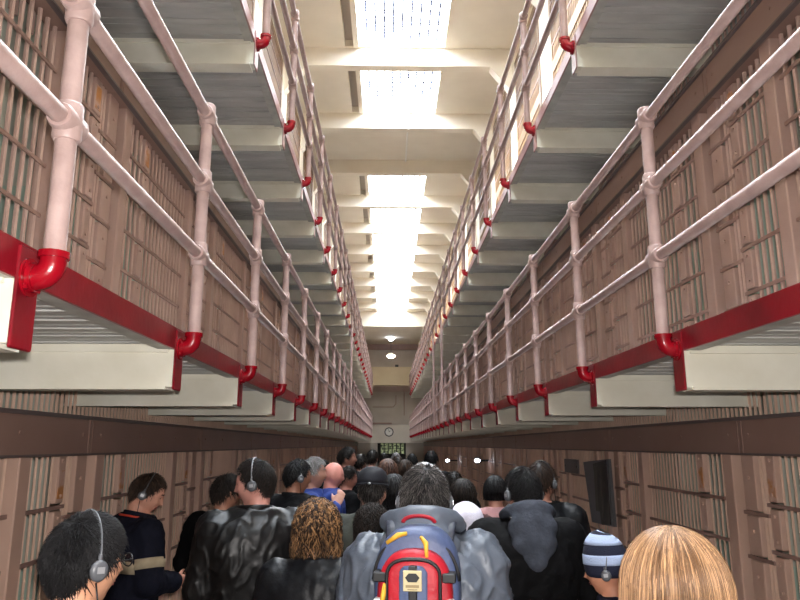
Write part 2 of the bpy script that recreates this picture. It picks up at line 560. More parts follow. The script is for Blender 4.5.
STRS = [[0.18, 0.46, 0.74, 1.02, 1.28, 1.53], [0.1, 0.37, 0.64, 0.91, 1.18, 1.45]]
def cell_unit(s, t):
    """meshes of one bay, x towards the cell = +s; local origin on the floor at the first post of the bay"""
    parts = []
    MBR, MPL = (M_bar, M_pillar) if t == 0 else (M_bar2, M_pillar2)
    STR = STRS[t]
    rz = STR[-1]+0.045
    top = 1.83 if t == 0 else 1.71
    br = 0.013 if t else 0.0075
    def P(name, b, m, lab=None, sub=None):
        if s < 0:
            b.v = [(-x, y, z) for x, y, z in b.v]; b.f = [tuple(reversed(q)) for q in b.f]
        me = b.mesh(name, m)
        parts.append((name, me, lab, sub or []))
    def S(name, b, m, lab=None):
        if s < 0:
            b.v = [(-x, y, z) for x, y, z in b.v]; b.f = [tuple(reversed(q)) for q in b.f]
        return (name, b.mesh(name, m), lab)
    def ST(y0, y1, zs):
        out = []
        for z in zs:
            q = MB(); straps(q, y0, y1, [z]); out.append(S('cross_strap', q, M_bar_d))
        return out
    b = MB(); b.bbox(-0.05, 0.05, -0.055, 0.055, 0, top, 0.006); P('pillar', b, MPL)
    b = MB(); b.bbox(-0.05, 0.05, 0.83, 0.95, 0, top, 0.006); P('pillar', b, MPL)
    # sliding door: bars, straps, lock stile
    b = MB(); bars(b, 0.09, 0.38, 5 if t else 6, 0.02, top, br)
    lk = MB()
    zz = [0.02]+STR+[top]
    for i in range(len(zz)-1):
        lk.bbox(-0.022, 0.022, 0.41, 0.50, zz[i]+0.02, zz[i+1]-0.02, 0.005)
        for zq in (zz[i+1]-0.055, zz[i]+0.06):
            lk.tube([(-0.022, 0.455, zq), (-0.03, 0.455, zq)], 0.010, 6)
    rp = MB(); rp.box(-0.0245, -0.015, 0.422, 0.488, rz, rz+0.15)
    subs = ST(0.06, 0.53, STR) + [S('lock_trim', lk, MPL), S('rust_plate', rp, M_rust, 'rust-stained plate')]
    P('door', b, MBR, None, subs)
    # narrow leaf between the door and the second pillar
    b = MB(); bars(b, 0.545, 0.585, 2, 0.02, top, 0.014)
    fl = MB()
    for i in range(len(zz)-1):
        fl.bbox(-0.02, 0.02, 0.63, 0.77, zz[i]-0.046 if i else 0.02, zz[i+1]-0.074 if i < len(zz)-2 else top, 0.005)
        fl.tube([(-0.02, 0.70, zz[i+1]-0.16), (-0.03, 0.70, zz[i+1]-0.16)], 0.011, 6)
    P('jamb_trim', fl, MPL, None, ST(0.52, 0.80, [z-0.06 for z in STR]) + [S('jamb_grille', b, MBR)])
    # fixed grille
    b = MB(); bars(b, 0.99, 1.25, 4 if t else 5, 0.02, top, br); bars(b, 1.43, 2.31, 12 if t else 16, 0.02, top, br)
    lk = MB()
    for i in range(len(zz)-1):
        lk.bbox(-0.022, 0.022, 1.29, 1.385, zz[i]+0.02, zz[i+1]-0.02, 0.005)
        lk.tube([(-0.022, 1.337, zz[i+1]-0.06), (-0.03, 1.337, zz[i+1]-0.06)], 0.010, 6)
    rp = MB(); rp.box(-0.0245, -0.015, 1.303, 1.372, rz, rz+0.14)
    P('grille', b, MBR, None, ST(0.95, 2.345, STR) + [S('lock_trim', lk, MPL), S('rust_plate', rp, M_rust, 'rust-stained plate')])
    if t < 2:
        b = MB(); bars(b, 0.0, 2.35, 40, top, 2.29, 0.010, 0.17)
        P('transom_grille', b, MBR)
    return parts

def place_parts(root, parts):
    kids = []
    for (name, me, lab, subs) in parts:
        o = link(name, me, root)
        if lab: o['label'] = lab
        ss = []
        for (n2, m2, l2) in subs:
            q = link(n2, m2, o)
            if l2: q['label'] = l2
            ss.append(q)
        kids.append((o, ss))
    return kids

for key in 'LR':
    d = SIDES[key]; s = d['s']
    for t in (0, 1):
        proto = None; n = 0
        y = CY0 - CDY
        while y < END-1.0:
            lab = '%s %s-tier barred cell front from the camera, along %s' % (ORD[n], TW[t], side_words(key))
            loc = (s*d['bars'], y, FZ[t])
            if proto is None:
                proto = thing('cell_front', lab, 'cell front', loc, 0, '%s-tier cell fronts on %s' % (TW[t], side_words(key)))
                kids = place_parts(proto, cell_unit(s, t))
            else:
                dup(proto, loc, lab, kids)
            y += CDY; n += 1

# third tier: brown barred fronts between the white piers
def upper_unit(s):
    parts = []
    def P(name, b, m):
        if s < 0:
            b.v = [(-x, y, z) for x, y, z in b.v]; b.f = [tuple(reversed(q)) for q in b.f]
        parts.append((name, b.mesh(name, m), None, []))
    b = MB()
    for (y0, y1, z0, z1) in ((0.31, 0.41, 0, 3.55), (2.03, 2.13, 0, 3.55), (0.41, 2.03, 3.44, 3.55), (0.41, 2.03, 0, 0.06), (0.41, 2.03, 1.9, 2.06)):
        b.box(-0.02, 0.05, y0, y1, z0, z1)
    P('frame', b, M_upper)
    b = MB(); bars(b, 0.45, 1.99, 22, 0.05, 3.46, 0.014)
    P('grille', b, M_upper)
    for z in (0.35, 0.74, 1.13, 1.53, 2.3, 2.6, 2.9, 3.2):
        b = MB(); straps(b, 0.41, 2.03, [z])
        P('cross_strap', b, M_hous)
    b = MB(); b.box(0.1, 0.12, 0.31, 2.13, 0, 3.55)
    P('backing', b, M_upper)
    return parts
for key in 'LR':
    d = SIDES[key]; s = d['s']
    proto = None; n = 0
    y = UY0
    while y < END-1.5:
        lab = '%s brown barred front from the camera on the third tier, %s' % (ORD[n], side_words(key))
        loc = (s*(d['bars']+0.03), y, FZ[2])
        if proto is None:
            proto = thing('upper_cell_front', lab, 'cell front', loc, 0, 'third-tier barred fronts on %s' % side_words(key))
            kids = place_parts(proto, upper_unit(s))
        else:
            dup(proto, loc, lab, kids)
        y += UDY; n += 1

# long door-mechanism housings over the cell fronts
for key in 'LR':
    d = SIDES[key]; s = d['s']
    for t in (0, 1):
        lab = {('L',0): 'long brown housing along the ground-tier cells behind the leather-jacket man',
               ('R',0): 'long brown housing along the ground-tier cells over the picture board',
               ('L',1): 'long brown housing under the topmost gallery above the leather-jacket man',
               ('R',1): 'long brown housing under the topmost gallery above the picture board'}[(key, t)]
        root = thing('door_mechanism_housing', lab, 'housing', (s*d['hous'], 0, FZ[t]+(1.815 if t == 0 else 1.695)))
        b = MB(); b.box(0, s*0.14, 0.004, CDY-0.004, 0, 0.185)
        for yy in (0.12, 0.8, 1.6, 2.28):
            b.tube([(0, yy, 0.10), (-s*0.006, yy, 0.10)], 0.011, 8)
        b.box(-s*0.004, 0, CDY-0.05, CDY-0.044, 0, 0.185)
        me = b.mesh('cover_panel', M_hous)
        e = MB(); e.box(-s*0.02, s*0.30, 0, CDY, 0.185, 0.205)
        eme = e.mesh('top_lip', M_hous_edge)
        u = MB(); u.box(-s*0.004, s*0.03, 0, CDY, -0.012, 0.0)
        ume = u.mesh('bottom_lip', M_hous_edge)
        y = CY0 - 2*CDY + 0.62
        while y + CDY < GEND:
            q = link('cover_panel', me, root, (0, y, 0))
            link('top_lip', eme, q); link('bottom_lip', ume, q)
            y += CDY

# ------------------------------------------------------------------ fittings of the hall
def wall_clock():
    c = at(389, 432, 41.1)
    root = thing('wall_clock', 'round white-faced clock with dark rim on the far end wall', 'clock', (c.x, END-0.05, c.z))
    b = MB(); b.tube([(0,0,0),(0,-0.07,0)], 0.27, 28); b.build('rim', M_black, root)
    b = MB(); b.tube([(0,-0.06,0),(0,-0.076,0)], 0.215, 28); b.build('face', M_white, root)
    for L, a, w in ((0.11, 50, 0.014), (0.17, -10, 0.01)):
        b = MB(); b.box(-w, w, -0.082, -0.078, 0, L)
        o = b.build('hand', M_black, root); o.rotation_euler = (0, R(a), 0)
    b = MB()
    for k in range(12):
        a = k*PI/6
        b.box(0.19*math.sin(a)-0.008, 0.19*math.sin(a)+0.008, -0.079, -0.075, 0.19*math.cos(a)-0.012, 0.19*math.cos(a)+0.012)
    b.build('dial_marking', M_black, root)
wall_clock()

M_lampw = emis('white_lamp', (235,240,255), 45)
M_lampy = emis('warm_lamp', (255,240,205), 30)
def ceiling_lamp():
    p = at(391, 338, 39.6)
    root = thing('ceiling_lamp', 'bright white round lamp on the dark soffit above the clock', 'lamp', (p.x, p.y, 7.90))
    b = MB(); b.tube([(0,0,0),(0,0,-0.05)], 0.16, 20); b.build('base', M_grey, root)
    b = MB(); b.ellipsoid((0,0,-0.05), 0.17, 0.17, 0.13); b.build('globe', M_lampw, root, True)
    p = at(391, 356.5, 38.5)
    root = thing('pendant_lamp', 'warm oval pendant lamp hanging below the white soffit lamp', 'lamp', (p.x, p.y, p.z))
    b = MB(); b.tube([(0,0,0.1),(0,0,7.90-p.z)], 0.012, 8); b.build('stem', M_black, root)
    b = MB(); b.loft([[(r*math.cos(2*PI*k/20), r*math.sin(2*PI*k/20), z) for k in range(20)] for r, z in ((0.05,0.2),(0.1,0.17),(0.25,0.08),(0.255,0.05))]); b.build('shade', M_white, root, True)
    b = MB(); b.ellipsoid((0,0,0.04), 0.235, 0.235, 0.13); b.build('globe', M_lampy, root, True)
    p = at(397, 365, 41)
    b = MB(); b.box(-0.1, 0.1, 0, 0.12, -0.13, 0.13)
    o = b.build('wall_vent', M_black, None, False, (p.x, END-0.12, p.z)); tag(o, 'small dark vent box on the far wall beside the pendant lamp', 'vent')
    for z in (-0.08, 0, 0.08):
        c = MB(); c.box(-0.09, 0.09, -0.01, 0.0, z-0.012, z+0.012); c.build('louver', M_grey, o)
ceiling_lamp()

for (px, D, lab) in ((447.5, 21.0, 'small bright glint far along the cells, nearer the clock end'), (477, 14.6, 'small bright glint along the cells beside the pink-jacketed visitor')):
    p = at(px, 460.5, D)
    root = thing('wall_glint', lab, 'lamp', p)  # glowing fitting added in place of a bright flash glint on the wall
    b = MB(); b.box(0.03, max(0.06, SIDES['R']['bars']-p.x), -0.02, 0.02, -0.02, 0.02); b.build('arm', M_black, root)
    b = MB(); b.tube([(0.0,0.02,0),(0.0,-0.02,0)], 0.07, 14); b.build('housing', M_black, root)
    b = MB(); b.ellipsoid((0,-0.03,0), 0.055, 0.025, 0.036); b.build('lens', M_lampw, root, True)

def picture_board():
    s = SIDES['R']; X = s['bars']-0.07
    def wallpt(px, py):
        r = CM @ Vector(((px-400)/F, (300-py)/F, -1)); t = X/r.x
        return CAM + r*t
    a, b_, c, d = wallpt(586, 462), wallpt(611, 459), wallpt(617, 527), wallpt(595, 522)
    root = thing('picture_board', 'dark grey-edged picture board hung on the cell fronts above the striped beanie', 'board', (X, b_.y, (b_.z+c.z)/2))
    o = root.location
    L = a.y-b_.y
    def q(p, dx): return (dx, p.y-o.y, p.z-o.z)
    pm = mat('dark_picture', (14,13,13), 0.4, (66,60,56), 7.0, mixlo=0.52, mixhi=0.75)
    def slab(p4, x0, x1):
        m = MB(); m.loft([[q(p, x0) for p in p4], [q(p, x1) for p in p4]]); return m
    slab((a,b_,c,d), 0.0, -0.03).build('backing', M_grey, root)
    e = Vector((0, 0.06*1, 0))
    k = lambda p, f, g: Vector((p.x, p.y+f, p.z+g))
    slab((k(a,-0.36,-0.01), k(b_,0.05,-0.01), k(c,0.07,0.01), k(d,-0.34,0.01)), -0.028, -0.036).build('picture_panel', pm, root)
    m = MB(); m.box(-0.036, -0.04, L*0.40, L*0.52, -0.2, 0.22); m.box(-0.036, -0.04, L*0.25, L*0.29, -0.25, 0.1)
    m.build('picture_print', mat('picture_grey', (74,70,66), 0.5), root)
    m = MB()
    for yy in (L*0.25, L*0.75):
        m.box(0.0, 0.06, yy-0.02, yy+0.02, 0.2, 0.26)
    m.build('hook', M_black, root)
    p = wallpt(572.5, 466)
    o2 = MB().box(-0.02, 0.0, -0.28, 0.28, -0.075, 0.075).build('wall_plate', mat('plate_grey', (104,98,98), 0.5), None, False, (X+0.0, p.y, p.z))
    tag(o2, 'small grey plate on the cell front beyond the picture board', 'plate')
    m = MB()
    for yy in (-0.24, 0.24):
        m.tube([(-0.02, yy, 0), (-0.026, yy, 0)], 0.012, 8)
    m.build('screw', M_black, o2)
picture_board()

# ------------------------------------------------------------------ people
def remeshed(b, voxel, smooth_it=2, m=None, name='cloth', disp=None):
    """one continuous surface from overlapping closed pieces"""
    me = b.mesh('tmp')
    o = bpy.data.objects.new('tmp', me); COL.objects.link(o)
    r = o.modifiers.new('r', 'REMESH'); r.mode = 'VOXEL'; r.voxel_size = voxel; r.use_smooth_shade = True
    if smooth_it:
        sm = o.modifiers.new('s', 'SMOOTH'); sm.factor = 0.5; sm.iterations = smooth_it
    bpy.context.view_layer.update()
    dg = bpy.context.evaluated_depsgraph_get()
    out = bpy.data.meshes.new_from_object(o.evaluated_get(dg))
    bpy.data.objects.remove(o); bpy.data.meshes.remove(me)
    out.name = name
    out.materials.clear()
    if m: out.materials.append(m)
    if disp:
        amp, sc, seed = disp[:3]
        crease = disp[3] if len(disp) > 3 else 0.0
        off = Vector((seed*3.1, seed*1.7, seed*2.3))
        ns = [v.normal.copy() for v in out.vertices]
        for v, n in zip(out.vertices, ns):
            p = v.co
            q = Vector((p.x*sc, p.y*sc, p.z*sc*0.55)) + off
            v.co = p + n*amp*(noise.noise(q) + 0.7*(abs(noise.noise(q*2.3))-0.3) + crease*(1-min(1, abs(noise.noise(q*1.9 + Vector((5,5,5))))*2.2))**3)
    out.polygons.foreach_set('use_smooth', [True]*len(out.polygons))
    out.update()
    return out

def gs(d, c, w):
    """bump centred on direction c with widths w"""
    return math.exp(-sum(((d[i]-c[i])/w[i])**2 for i in range(3)))

def head_point(d, off=0.0):
    x, y, z = d
    a, bk, cz = 0.076, 0.099, 0.118
    px, py, pz = x*a, y*bk, z*cz
    if z < 0:
        t = -z
        px *= 1 - 0.24*t**1.6
        py *= (1 - 0.12*t) if y > 0 else (1 - 0.34*t)
    p = Vector((px, py, pz))
    n = Vector((x/a, y/bk, z/cz)).normalized()
    h = off
    if y > 0:
        h += 0.012*gs((x,y,z), (0,0.72,-0.78), (0.3,0.5,0.22))            # chin
        k = max(0.0, min(1.0, (0.22-z)/0.42))
        h += (0.004+0.024*k*k)*math.exp(-(x/(0.09+0.07*k))**2)*(1 if -0.2 < z < 0.24 else math.exp(-((z+0.2)/0.05)**2) if z <= -0.2 else math.exp(-((z-0.24)/0.08)**2))
        for sx in (-1, 1):
            h -= 0.010*gs((x,y,z), (sx*0.40,0.9,0.08), (0.17,0.5,0.10))
            h += 0.004*gs((x,y,z), (sx*0.36,0.9,0.24), (0.22,0.5,0.07))
            h += 0.005*gs((x,y,z), (sx*0.55,0.75,-0.16), (0.22,0.5,0.18))
        h += 0.006*gs((x,y,z), (0,0.9,-0.40), (0.22,0.5,0.045))
        h += 0.006*gs((x,y,z), (0,0.9,-0.50), (0.20,0.5,0.045))
        h -= 0.005*gs((x,y,z), (0,0.9,-0.45), (0.24,0.5,0.018))
        h -= 0.005*gs((x,y,z), (0,0.85,-0.62), (0.3,0.5,0.06))
    return p + n*h

def head_grid(nu, nv, offf):
    v = []; f = []
    for i in range(nv+1):
        t = PI*i/nv
        t = min(max(t, 0.02), PI-0.02)
        for k in range(nu):
            a = 2*PI*k/nu
            d = (math.sin(t)*math.cos(a), math.sin(t)*math.sin(a), math.cos(t))
            v.append(head_point(d, offf(d)))
    for i in range(nv):
        for k in range(nu):
            j = (k+1) % nu
            f.append((i*nu+k, (i+1)*nu+k, (i+1)*nu+j, i*nu+j))
    f.append(tuple(reversed(range(nu)))); f.append(tuple(range(nv*nu, (nv+1)*nu)))
    return v, f

HL = [(-90, -0.62), (-50, -0.55), (-25, -0.28), (-8, 0.02), (8, -0.12), (20, 0.05), (35, 0.38), (60, 0.58), (90, 0.62)]
def hairline(d, recede=0.0):
    x, y, z = d
    a = math.degrees(math.atan2(y, abs(x)+1e-6))
    for (a0, z0), (a1, z1) in zip(HL, HL[1:]):
        if a <= a1:
            zz = z0 + (z1-z0)*(a-a0)/(a1-a0)
            break
    else: zz = HL[-1][1]
    if a > 20: zz += recede
    return z - zz

def sstep(x): x = max(0.0, min(1.0, x)); return x*x*(3-2*x)

def ribbon(b, pts, w, nrm=None):
    """a hair lock: thin closed three-sided strip along pts"""
    v = []; f = []
    n = len(pts)
    for i, p in enumerate(pts):
        d = (pts[min(i+1, n-1)] - pts[max(i-1, 0)])
        if d.length < 1e-9: d = Vector((0,0,-1))
        d.normalize()
        o = Vector((p.x, p.y, 0)) if nrm is None else nrm
        sd = d.cross(o)
        if sd.length < 1e-6: sd = d.cross(Vector((1,0,0)))
        sd.normalize(); up = sd.cross(d)
        ww = w*(1-0.75*(i/(n-1))**2)
        v += [p - sd*ww, p + sd*ww, p + up*ww*0.8]
    for i in range(n-1):
        for k in range(3):
            j = (k+1) % 3
            f.append((i*3+k, i*3+j, (i+1)*3+j, (i+1)*3+k))
    b.add(v, f)

def short_hair(rng, n, length, thick, lift, recede=0.0, w=0.0016, mess=0.5):
    b = MB()
    v, f = head_grid(48, 40, lambda d: -0.012 + (thick*0.6+0.012)*sstep(hairline(d, recede)/0.16+0.35) + 0.002*noise.noise(Vector(d)*9))
    b.add(v, f)
    whorl = Vector((0.12, -0.45, 0.9)).normalized()
    cnt = 0
    while cnt < n:
        d = Vector((rng.gauss(0,1), rng.gauss(0,1), rng.gauss(0,1))).normalized()
        hl = hairline(d, recede)
        if hl < 0.0: continue
        cnt += 1
        flow = (d - whorl); flow = (flow - d*flow.dot(d))
        flow = flow.normalized() if flow.length > 1e-4 else Vector((1,0,0))
        flow += Vector((rng.gauss(0,mess), rng.gauss(0,mess), rng.gauss(0,mess)))*0.6
        pts = []
        dd = d.copy(); L = length*rng.uniform(0.6, 1.15)*(0.35+0.65*sstep(hl/0.4)); seg = 5
        lf = lift*rng.uniform(0.3, 1.5)
        for k in range(seg):
            pts.append(head_point(dd, thick*0.55*sstep(hl/0.16+0.35) + (thick*0.5+lf)*k/(seg-1)))
            dd = dd + flow*(L/seg/0.095)
            dd.normalize()
        ribbon(b, pts, w*rng.uniform(0.7,1.3), d)
    return b

def profile_hair(rng, n, zend, wx, wy, wave, wl, face=55, w=0.002, part=0.0, frizz=0.004, flare=1.0, segs=14):
    """longer hair that falls over a volume: strands start at the parting and hang to zend (below the head centre)"""
    b = MB()
    def surf(az, u, k):
        # u 0..1 : from crown to tip; az measured from the back (-y)
        ez = 0.118*1.09
        t = u*2.1
        if t < PI/2:
            s_, c_ = math.sin(t), math.cos(t)
            return Vector((math.sin(az)*(0.076+wx)*s_, -math.cos(az)*(0.099+wy)*s_, ez*c_+0.004))*1.0
        q = (t-PI/2)/(2.1-PI/2)
        fl = 1 + (flare-1)*q
        return Vector((math.sin(az)*(0.076+wx)*fl, -math.cos(az)*((0.099+wy)*(1-0.30*math.sin(min(1,q*1.5)*PI/2)*0.6)), 0.004 + zend*q))
    amax = R(180-face)
    # closed inner volume
    rings = []
    m = 40
    for i in range(15):
        u = 0.02 + (0.88 if wave > 0.006 else 0.96)*i/14
        ring = []
        for k in range(m):
            a = 2*PI*k/m
            az = a if a <= PI else a-2*PI
            p = surf(az, u, 1)
            if abs(az) > amax and u*2.1 > 0.85:      # keep the face clear: pull in behind the face
                p = Vector((p.x*0.80, min(p.y, 0.02), p.z))
            c = Vector((0, 0, p.z))
            q2 = c + (p-c)*0.93
            ring.append(q2)
        rings.append(ring)
    b.loft(rings)
    for _ in range(n):
        az = rng.uniform(-amax, amax)
        ph = rng.uniform(0, 6.28); ph2 = rng.uniform(0, 6.28)
        u0 = rng.uniform(0.02, 0.35) if rng.random() < 0.6 else rng.uniform(0.05, 0.7)
        u1 = rng.uniform(0.70 if wave > 0.006 else 0.85, 1.04 if wave > 0.006 else 1.0)
        rr = rng.uniform(0.95, 1.05)
        pts = []
        drift = rng.uniform(-1, 1)*min(0.12, wave*12)
        tw = rng.uniform(0.7, 1.3)
        for k in range(segs):
            u = u0 + (u1-u0)*k/(segs-1)
            p = surf(az + drift*k/segs + part*(1-u), u, 1)
            c = Vector((0, 0, p.z))
            p = c + (p-c)*rr
            am = wave*min(1, k/4)
            p += Vector((math.sin(az+PI/2), -math.cos(az+PI/2), 0))*am*math.sin(ph + tw*wl*u)
            p += Vector((math.sin(az), -math.cos(az), 0))*am*0.8*math.cos(ph2 + tw*wl*u)
            p += Vector((rng.gauss(0,1), rng.gauss(0,1), rng.gauss(0,1)))*frizz*0.3
            pts.append(p)
        ribbon(b, pts, w*rng.uniform(0.6,1.4))
    return b

def hand(b, wrist, u, n_, s, curl=0.5, sc=1.0, side=1):
    """palm, four curled fingers and a thumb; u along the forearm, n_ the palm normal"""
    u = Vector(u).normalized(); n_ = Vector(n_); n_ = (n_ - u*n_.dot(u)).normalized()
    c = u.cross(n_).normalized()*side         # towards the thumb
    W = Vector(wrist)
    for k in range(4):
        off = (0.030 - 0.020*k)
        b.capsule(W + c*off*0.6*sc, W + (u*0.085 + c*off)*sc, 0.015*sc, 0.0125*sc, 8)
        base = W + (u*0.088 + c*off)*sc
        L = (0.040, 0.046, 0.042, 0.033)[k]
        d = u.copy(); p = base
        for j in range(3):
            ang = curl*(0.5 + 0.35*j)
            d = (u*math.cos(ang*(j+1)*0.75) + n_*math.sin(ang*(j+1)*0.75) + c*0.03*(1.5-k)).normalized()
            q = p + d*L*(1, 0.7, 0.55)[j]*sc
            b.capsule(p, q, (0.0088,0.008,0.0073)[j]*sc, (0.008,0.0073,0.0062)[j]*sc, 8)
            p = q
    t0 = W + (u*0.028 + c*0.026)*sc
    t1 = t0 + (u*0.035 + c*0.030 + n_*0.012)*sc
    t2 = t1 + (u*0.032 + c*0.006 + n_*0.012)*sc
    b.capsule(t0, t1, 0.0135*sc, 0.010*sc, 8); b.capsule(t1, t2, 0.010*sc, 0.0078*sc, 8)

SKIN = {}
def skin(c):
    if c not in SKIN:
        SKIN[c] = mat('skin', c, 0.5, tuple(int(k*0.92) for k in c), 14.0, bump=0.05, bscale=120)
    return SKIN[c]
M_eye = mat('eye_white', (225,220,212), 0.2)
M_iris = mat('eye_dark', (40,26,20), 0.2)
M_lips = mat('lips', (170,100,92), 0.5)

def trousers(b, s, wid):
    for sx in (-1, 1):
        hip = Vector((sx*0.095, 0, 0.92))*s; kn = Vector((sx*0.10, 0.015, 0.49))*s; an = Vector((sx*0.105, 0, 0.075))*s
        b.capsule(hip, kn, 0.098*s*wid, 0.072*s*wid, 14); b.capsule(kn, an, 0.072*s*wid, 0.060*s*wid, 14)
    b.ellipsoid((0, -0.005*s, 0.95*s), 0.175*s*wid, 0.125*s*wid, 0.13*s, 20, 12)

def torso_rings(s, wid, hem, puff):
    prof = [(hem, 0.185, 0.128), (0.98, 0.180, 0.125), (1.08, 0.174, 0.120), (1.20, 0.185, 0.126), (1.32, 0.200, 0.130), (1.40, 0.196, 0.118), (1.445, 0.160, 0.098), (1.485, 0.098, 0.080), (1.52, 0.074, 0.072)]
    rings = []
    for z, rx, ry in prof:
        ring = []
        for k in range(28):
            a = 2*PI*k/28
            ca, sa = math.cos(a), math.sin(a)
            e = 0.82
            x = math.copysign(abs(ca)**e, ca)*(rx*wid+puff)
            y = math.copysign(abs(sa)**e, sa)*(ry*wid+puff*0.8) - (0.012 if 1.15 < z < 1.45 else 0)
            ring.append(Vector((x*s, y*s, z*s)))
        rings.append(ring)
    return rings

ARMS = {
    'down': ((0.055, -0.02, -0.285), (0.0, 0.075, -0.235)),
    'hold': ((0.06, 0.02, -0.27), (-0.10, 0.205, -0.01)),
    'low':  ((0.06, 0.0, -0.285), (-0.03, 0.19, -0.14)),
    'high': ((0.07, 0.10, -0.23), (-0.09, 0.10, 0.19)),
    'out':  ((0.10, 0.03, -0.26), (-0.12, 0.19, 0.03)),
}
PEOPLE = []
def person(loc, yaw, h, label, jacket, trousers_m=None, skin_c=(214,160,136), hair=None, hair_m=None, wid=1.0, puff=0.022,
           head=(0,0,0), arms=('down','down'), near=False, hem=0.80, collar=None, hood=None, seed=1, extras=(), group=None, sag=0.011, bow=0.0, jname='jacket', shrug=0.0, hs=1.0, hz=0.0, crease=0.3):
    rng = random.Random(seed)
    s = h/1.765
    root = thing('person', label, 'person', (loc[0], loc[1], 0), yaw, group)
    sk = skin(skin_c)
    vx = 0.0065 if near else 0.011
    vj = 0.011 if near else 0.017
    Rb = Matrix.Rotation(-bow, 4, 'X')
    def bowed(p, z0=0.95):
        p = Vector(p)
        if not bow or p.z < z0*s: return p
        o = Vector((0, 0, z0*s))
        return o + Rb.to_3x3() @ (p-o)
    # joints
    J = {}
    for sx, kind in ((-1, arms[0]), (1, arms[1])):
        sh = Vector((sx*0.178*wid, -0.012, 1.425+shrug))*s
        e, wv = ARMS[kind]
        el = sh + Vector((sx*e[0], e[1], e[2]))*s
        wr = el + Vector((sx*wv[0], wv[1], wv[2]))*s
        J[sx] = (sh, el, wr)
    hc = Vector((0, 0.022, 1.765-0.13))*s
    HR = Euler((head[1], head[2], head[0]), 'XYZ').to_matrix().to_4x4()      # yaw, pitch (negative = down), roll
    HM = Matrix.Translation(bowed(hc)) @ HR @ Matrix.Scale(s*1.0, 4)
    # ---- body: one continuous skin
    b = MB()
    v, f = head_grid(56, 48, lambda d: 0.0)
    b.add([HM @ p for p in v], f)
    for sx in (-1, 1):
        M3 = (HR.to_3x3() @ Euler((R(-8), R(0), R(sx*22)), 'XYZ').to_matrix())
        c = HM @ Vector((sx*0.076, -0.012, -0.008))
        b.ellipsoid(c, 0.011*s, 0.019*s, 0.032*s, 12, 8, M3)
        b.ellipsoid(HM @ Vector((sx*0.077, -0.006, -0.032)), 0.008*s, 0.012*s, 0.012*s, 10, 6, M3)
    nb = bowed(Vector((0, -0.018, 1.45))*s)
    b.capsule(nb, HM @ Vector((0, -0.018, -0.075)), 0.062*s, 0.054*s, 16)
    tb = MB(); tb.loft([[bowed(p) for p in r] for r in torso_rings(s, wid*0.86, 0.9, 0.0)]); b.add(tb.v, tb.f)
    for sx in (-1, 1):
        sh, el, wr = [bowed(p) for p in J[sx]]
        b.capsule(sh, el, 0.050*s, 0.040*s, 12); b.capsule(el, wr, 0.040*s, 0.027*s, 12)
        hip = Vector((sx*0.095, 0, 0.92))*s; kn = Vector((sx*0.10, 0.015, 0.49))*s; an = Vector((sx*0.105, -0.01, 0.075))*s
        b.capsule(hip, kn, 0.078*s, 0.054*s, 12); b.capsule(kn, an, 0.054*s, 0.036*s, 12)
        b.capsule(an + Vector((0,-0.02,-0.03))*s, an + Vector((0,0.13,-0.045))*s, 0.034*s, 0.026*s, 10)
        u = (wr-el).normalized()
        nn = Vector((-sx, 0.1, 0.15))
        hand(b, wr, u, nn, s, 0.55, s, sx*(1 if True else -1))
    body = remeshed(b, vx, 1, sk, 'body')
    link('body', body, root)
    # eyes
    for sx in (-1, 1):
        e = MB(); e.ellipsoid((0,0,0), 0.0125, 0.0125, 0.0115, 12, 8)
        d = Vector((sx*0.40, 0.89, 0.075)).normalized()
        pc = head_point(d, -0.0085)
        e.xform(HM @ Matrix.Translation(pc))
        eo = e.build('eye', M_eye, root, True)
        i = MB(); i.ellipsoid((0,0,0), 0.0065, 0.004, 0.0065, 10, 6); i.xform(HM @ Matrix.Translation(pc + Vector((0, 0.0102, 0))))
        i.build('iris', M_iris, eo, True)
        br = MB()
        pts = [head_point(Vector((sx*(0.20+0.36*k/4), 0.9, 0.235+0.05*math.sin(k/4*PI*0.8))).normalized(), 0.0015) for k in range(5)]
        br.tube(pts, [0.0025, 0.0035, 0.0035, 0.003, 0.0015], 6); br.xform(HM)
        if hair_m: br.build('eyebrow', hair_m, root, True)
    m_ = MB(); 
    for zz, rr in ((-0.415, 0.0036), (-0.475, 0.0042)):
        pts = [head_point(Vector((x, 0.88, zz+0.02*(1-abs(x)/0.26)*(1 if zz > -0.44 else -0.3))).normalized(), 0.0005) for x in (-0.24,-0.12,0,0.12,0.24)]
        m_.tube(pts, [0.0015, rr, rr, rr, 0.0015], 6)
    m_.xform(HM); m_.build('lips', M_lips, root, True)
    # ---- hair
    if hair:
        hb = hair(rng)
        hb.xform(HM)
        hb.build('hair', hair_m, root, True)
    # ---- clothes
    jb = MB()
    jb.loft([[bowed(p) for p in r] for r in torso_rings(s, wid, hem, puff)])
    for sx in (-1, 1):
        sh, el, wr = [bowed(p) for p in J[sx]]
        r0, r1, r2 = 0.070+puff*0.7, 0.054+puff*0.8, 0.042+puff*0.6
        jb.ellipsoid(sh + Vector((0,0,-0.012))*s, r0*0.98*s, r0*0.98*s, r0*0.96*s)
        neckp = bowed(Vector((sx*0.05, -0.015, 1.455+shrug*0.5))*s)
        jb.capsule(neckp, sh + Vector((0,0,-0.012))*s, 0.070*s, r0*0.92*s, 14); jb.capsule(bowed(Vector((sx*0.06, -0.02, 1.30))*s), sh + Vector((-sx*0.03,0,-0.05))*s, 0.10*s, r0*s, 14)
        jb.capsule(sh, el, r0*s, r1*s, 16); jb.capsule(el, wr + (el-wr).normalized()*0.012*s, r1*s, r2*s, 16)
    jm = remeshed(jb, vj, 22 if near else 9, jacket, jname, (sag*(0.8+puff*12), 9.0, seed, crease))
    jo = link(jname, jm, root)
    tm = trousers_m or M_jeans
    tb = MB(); trousers(tb, s, wid)
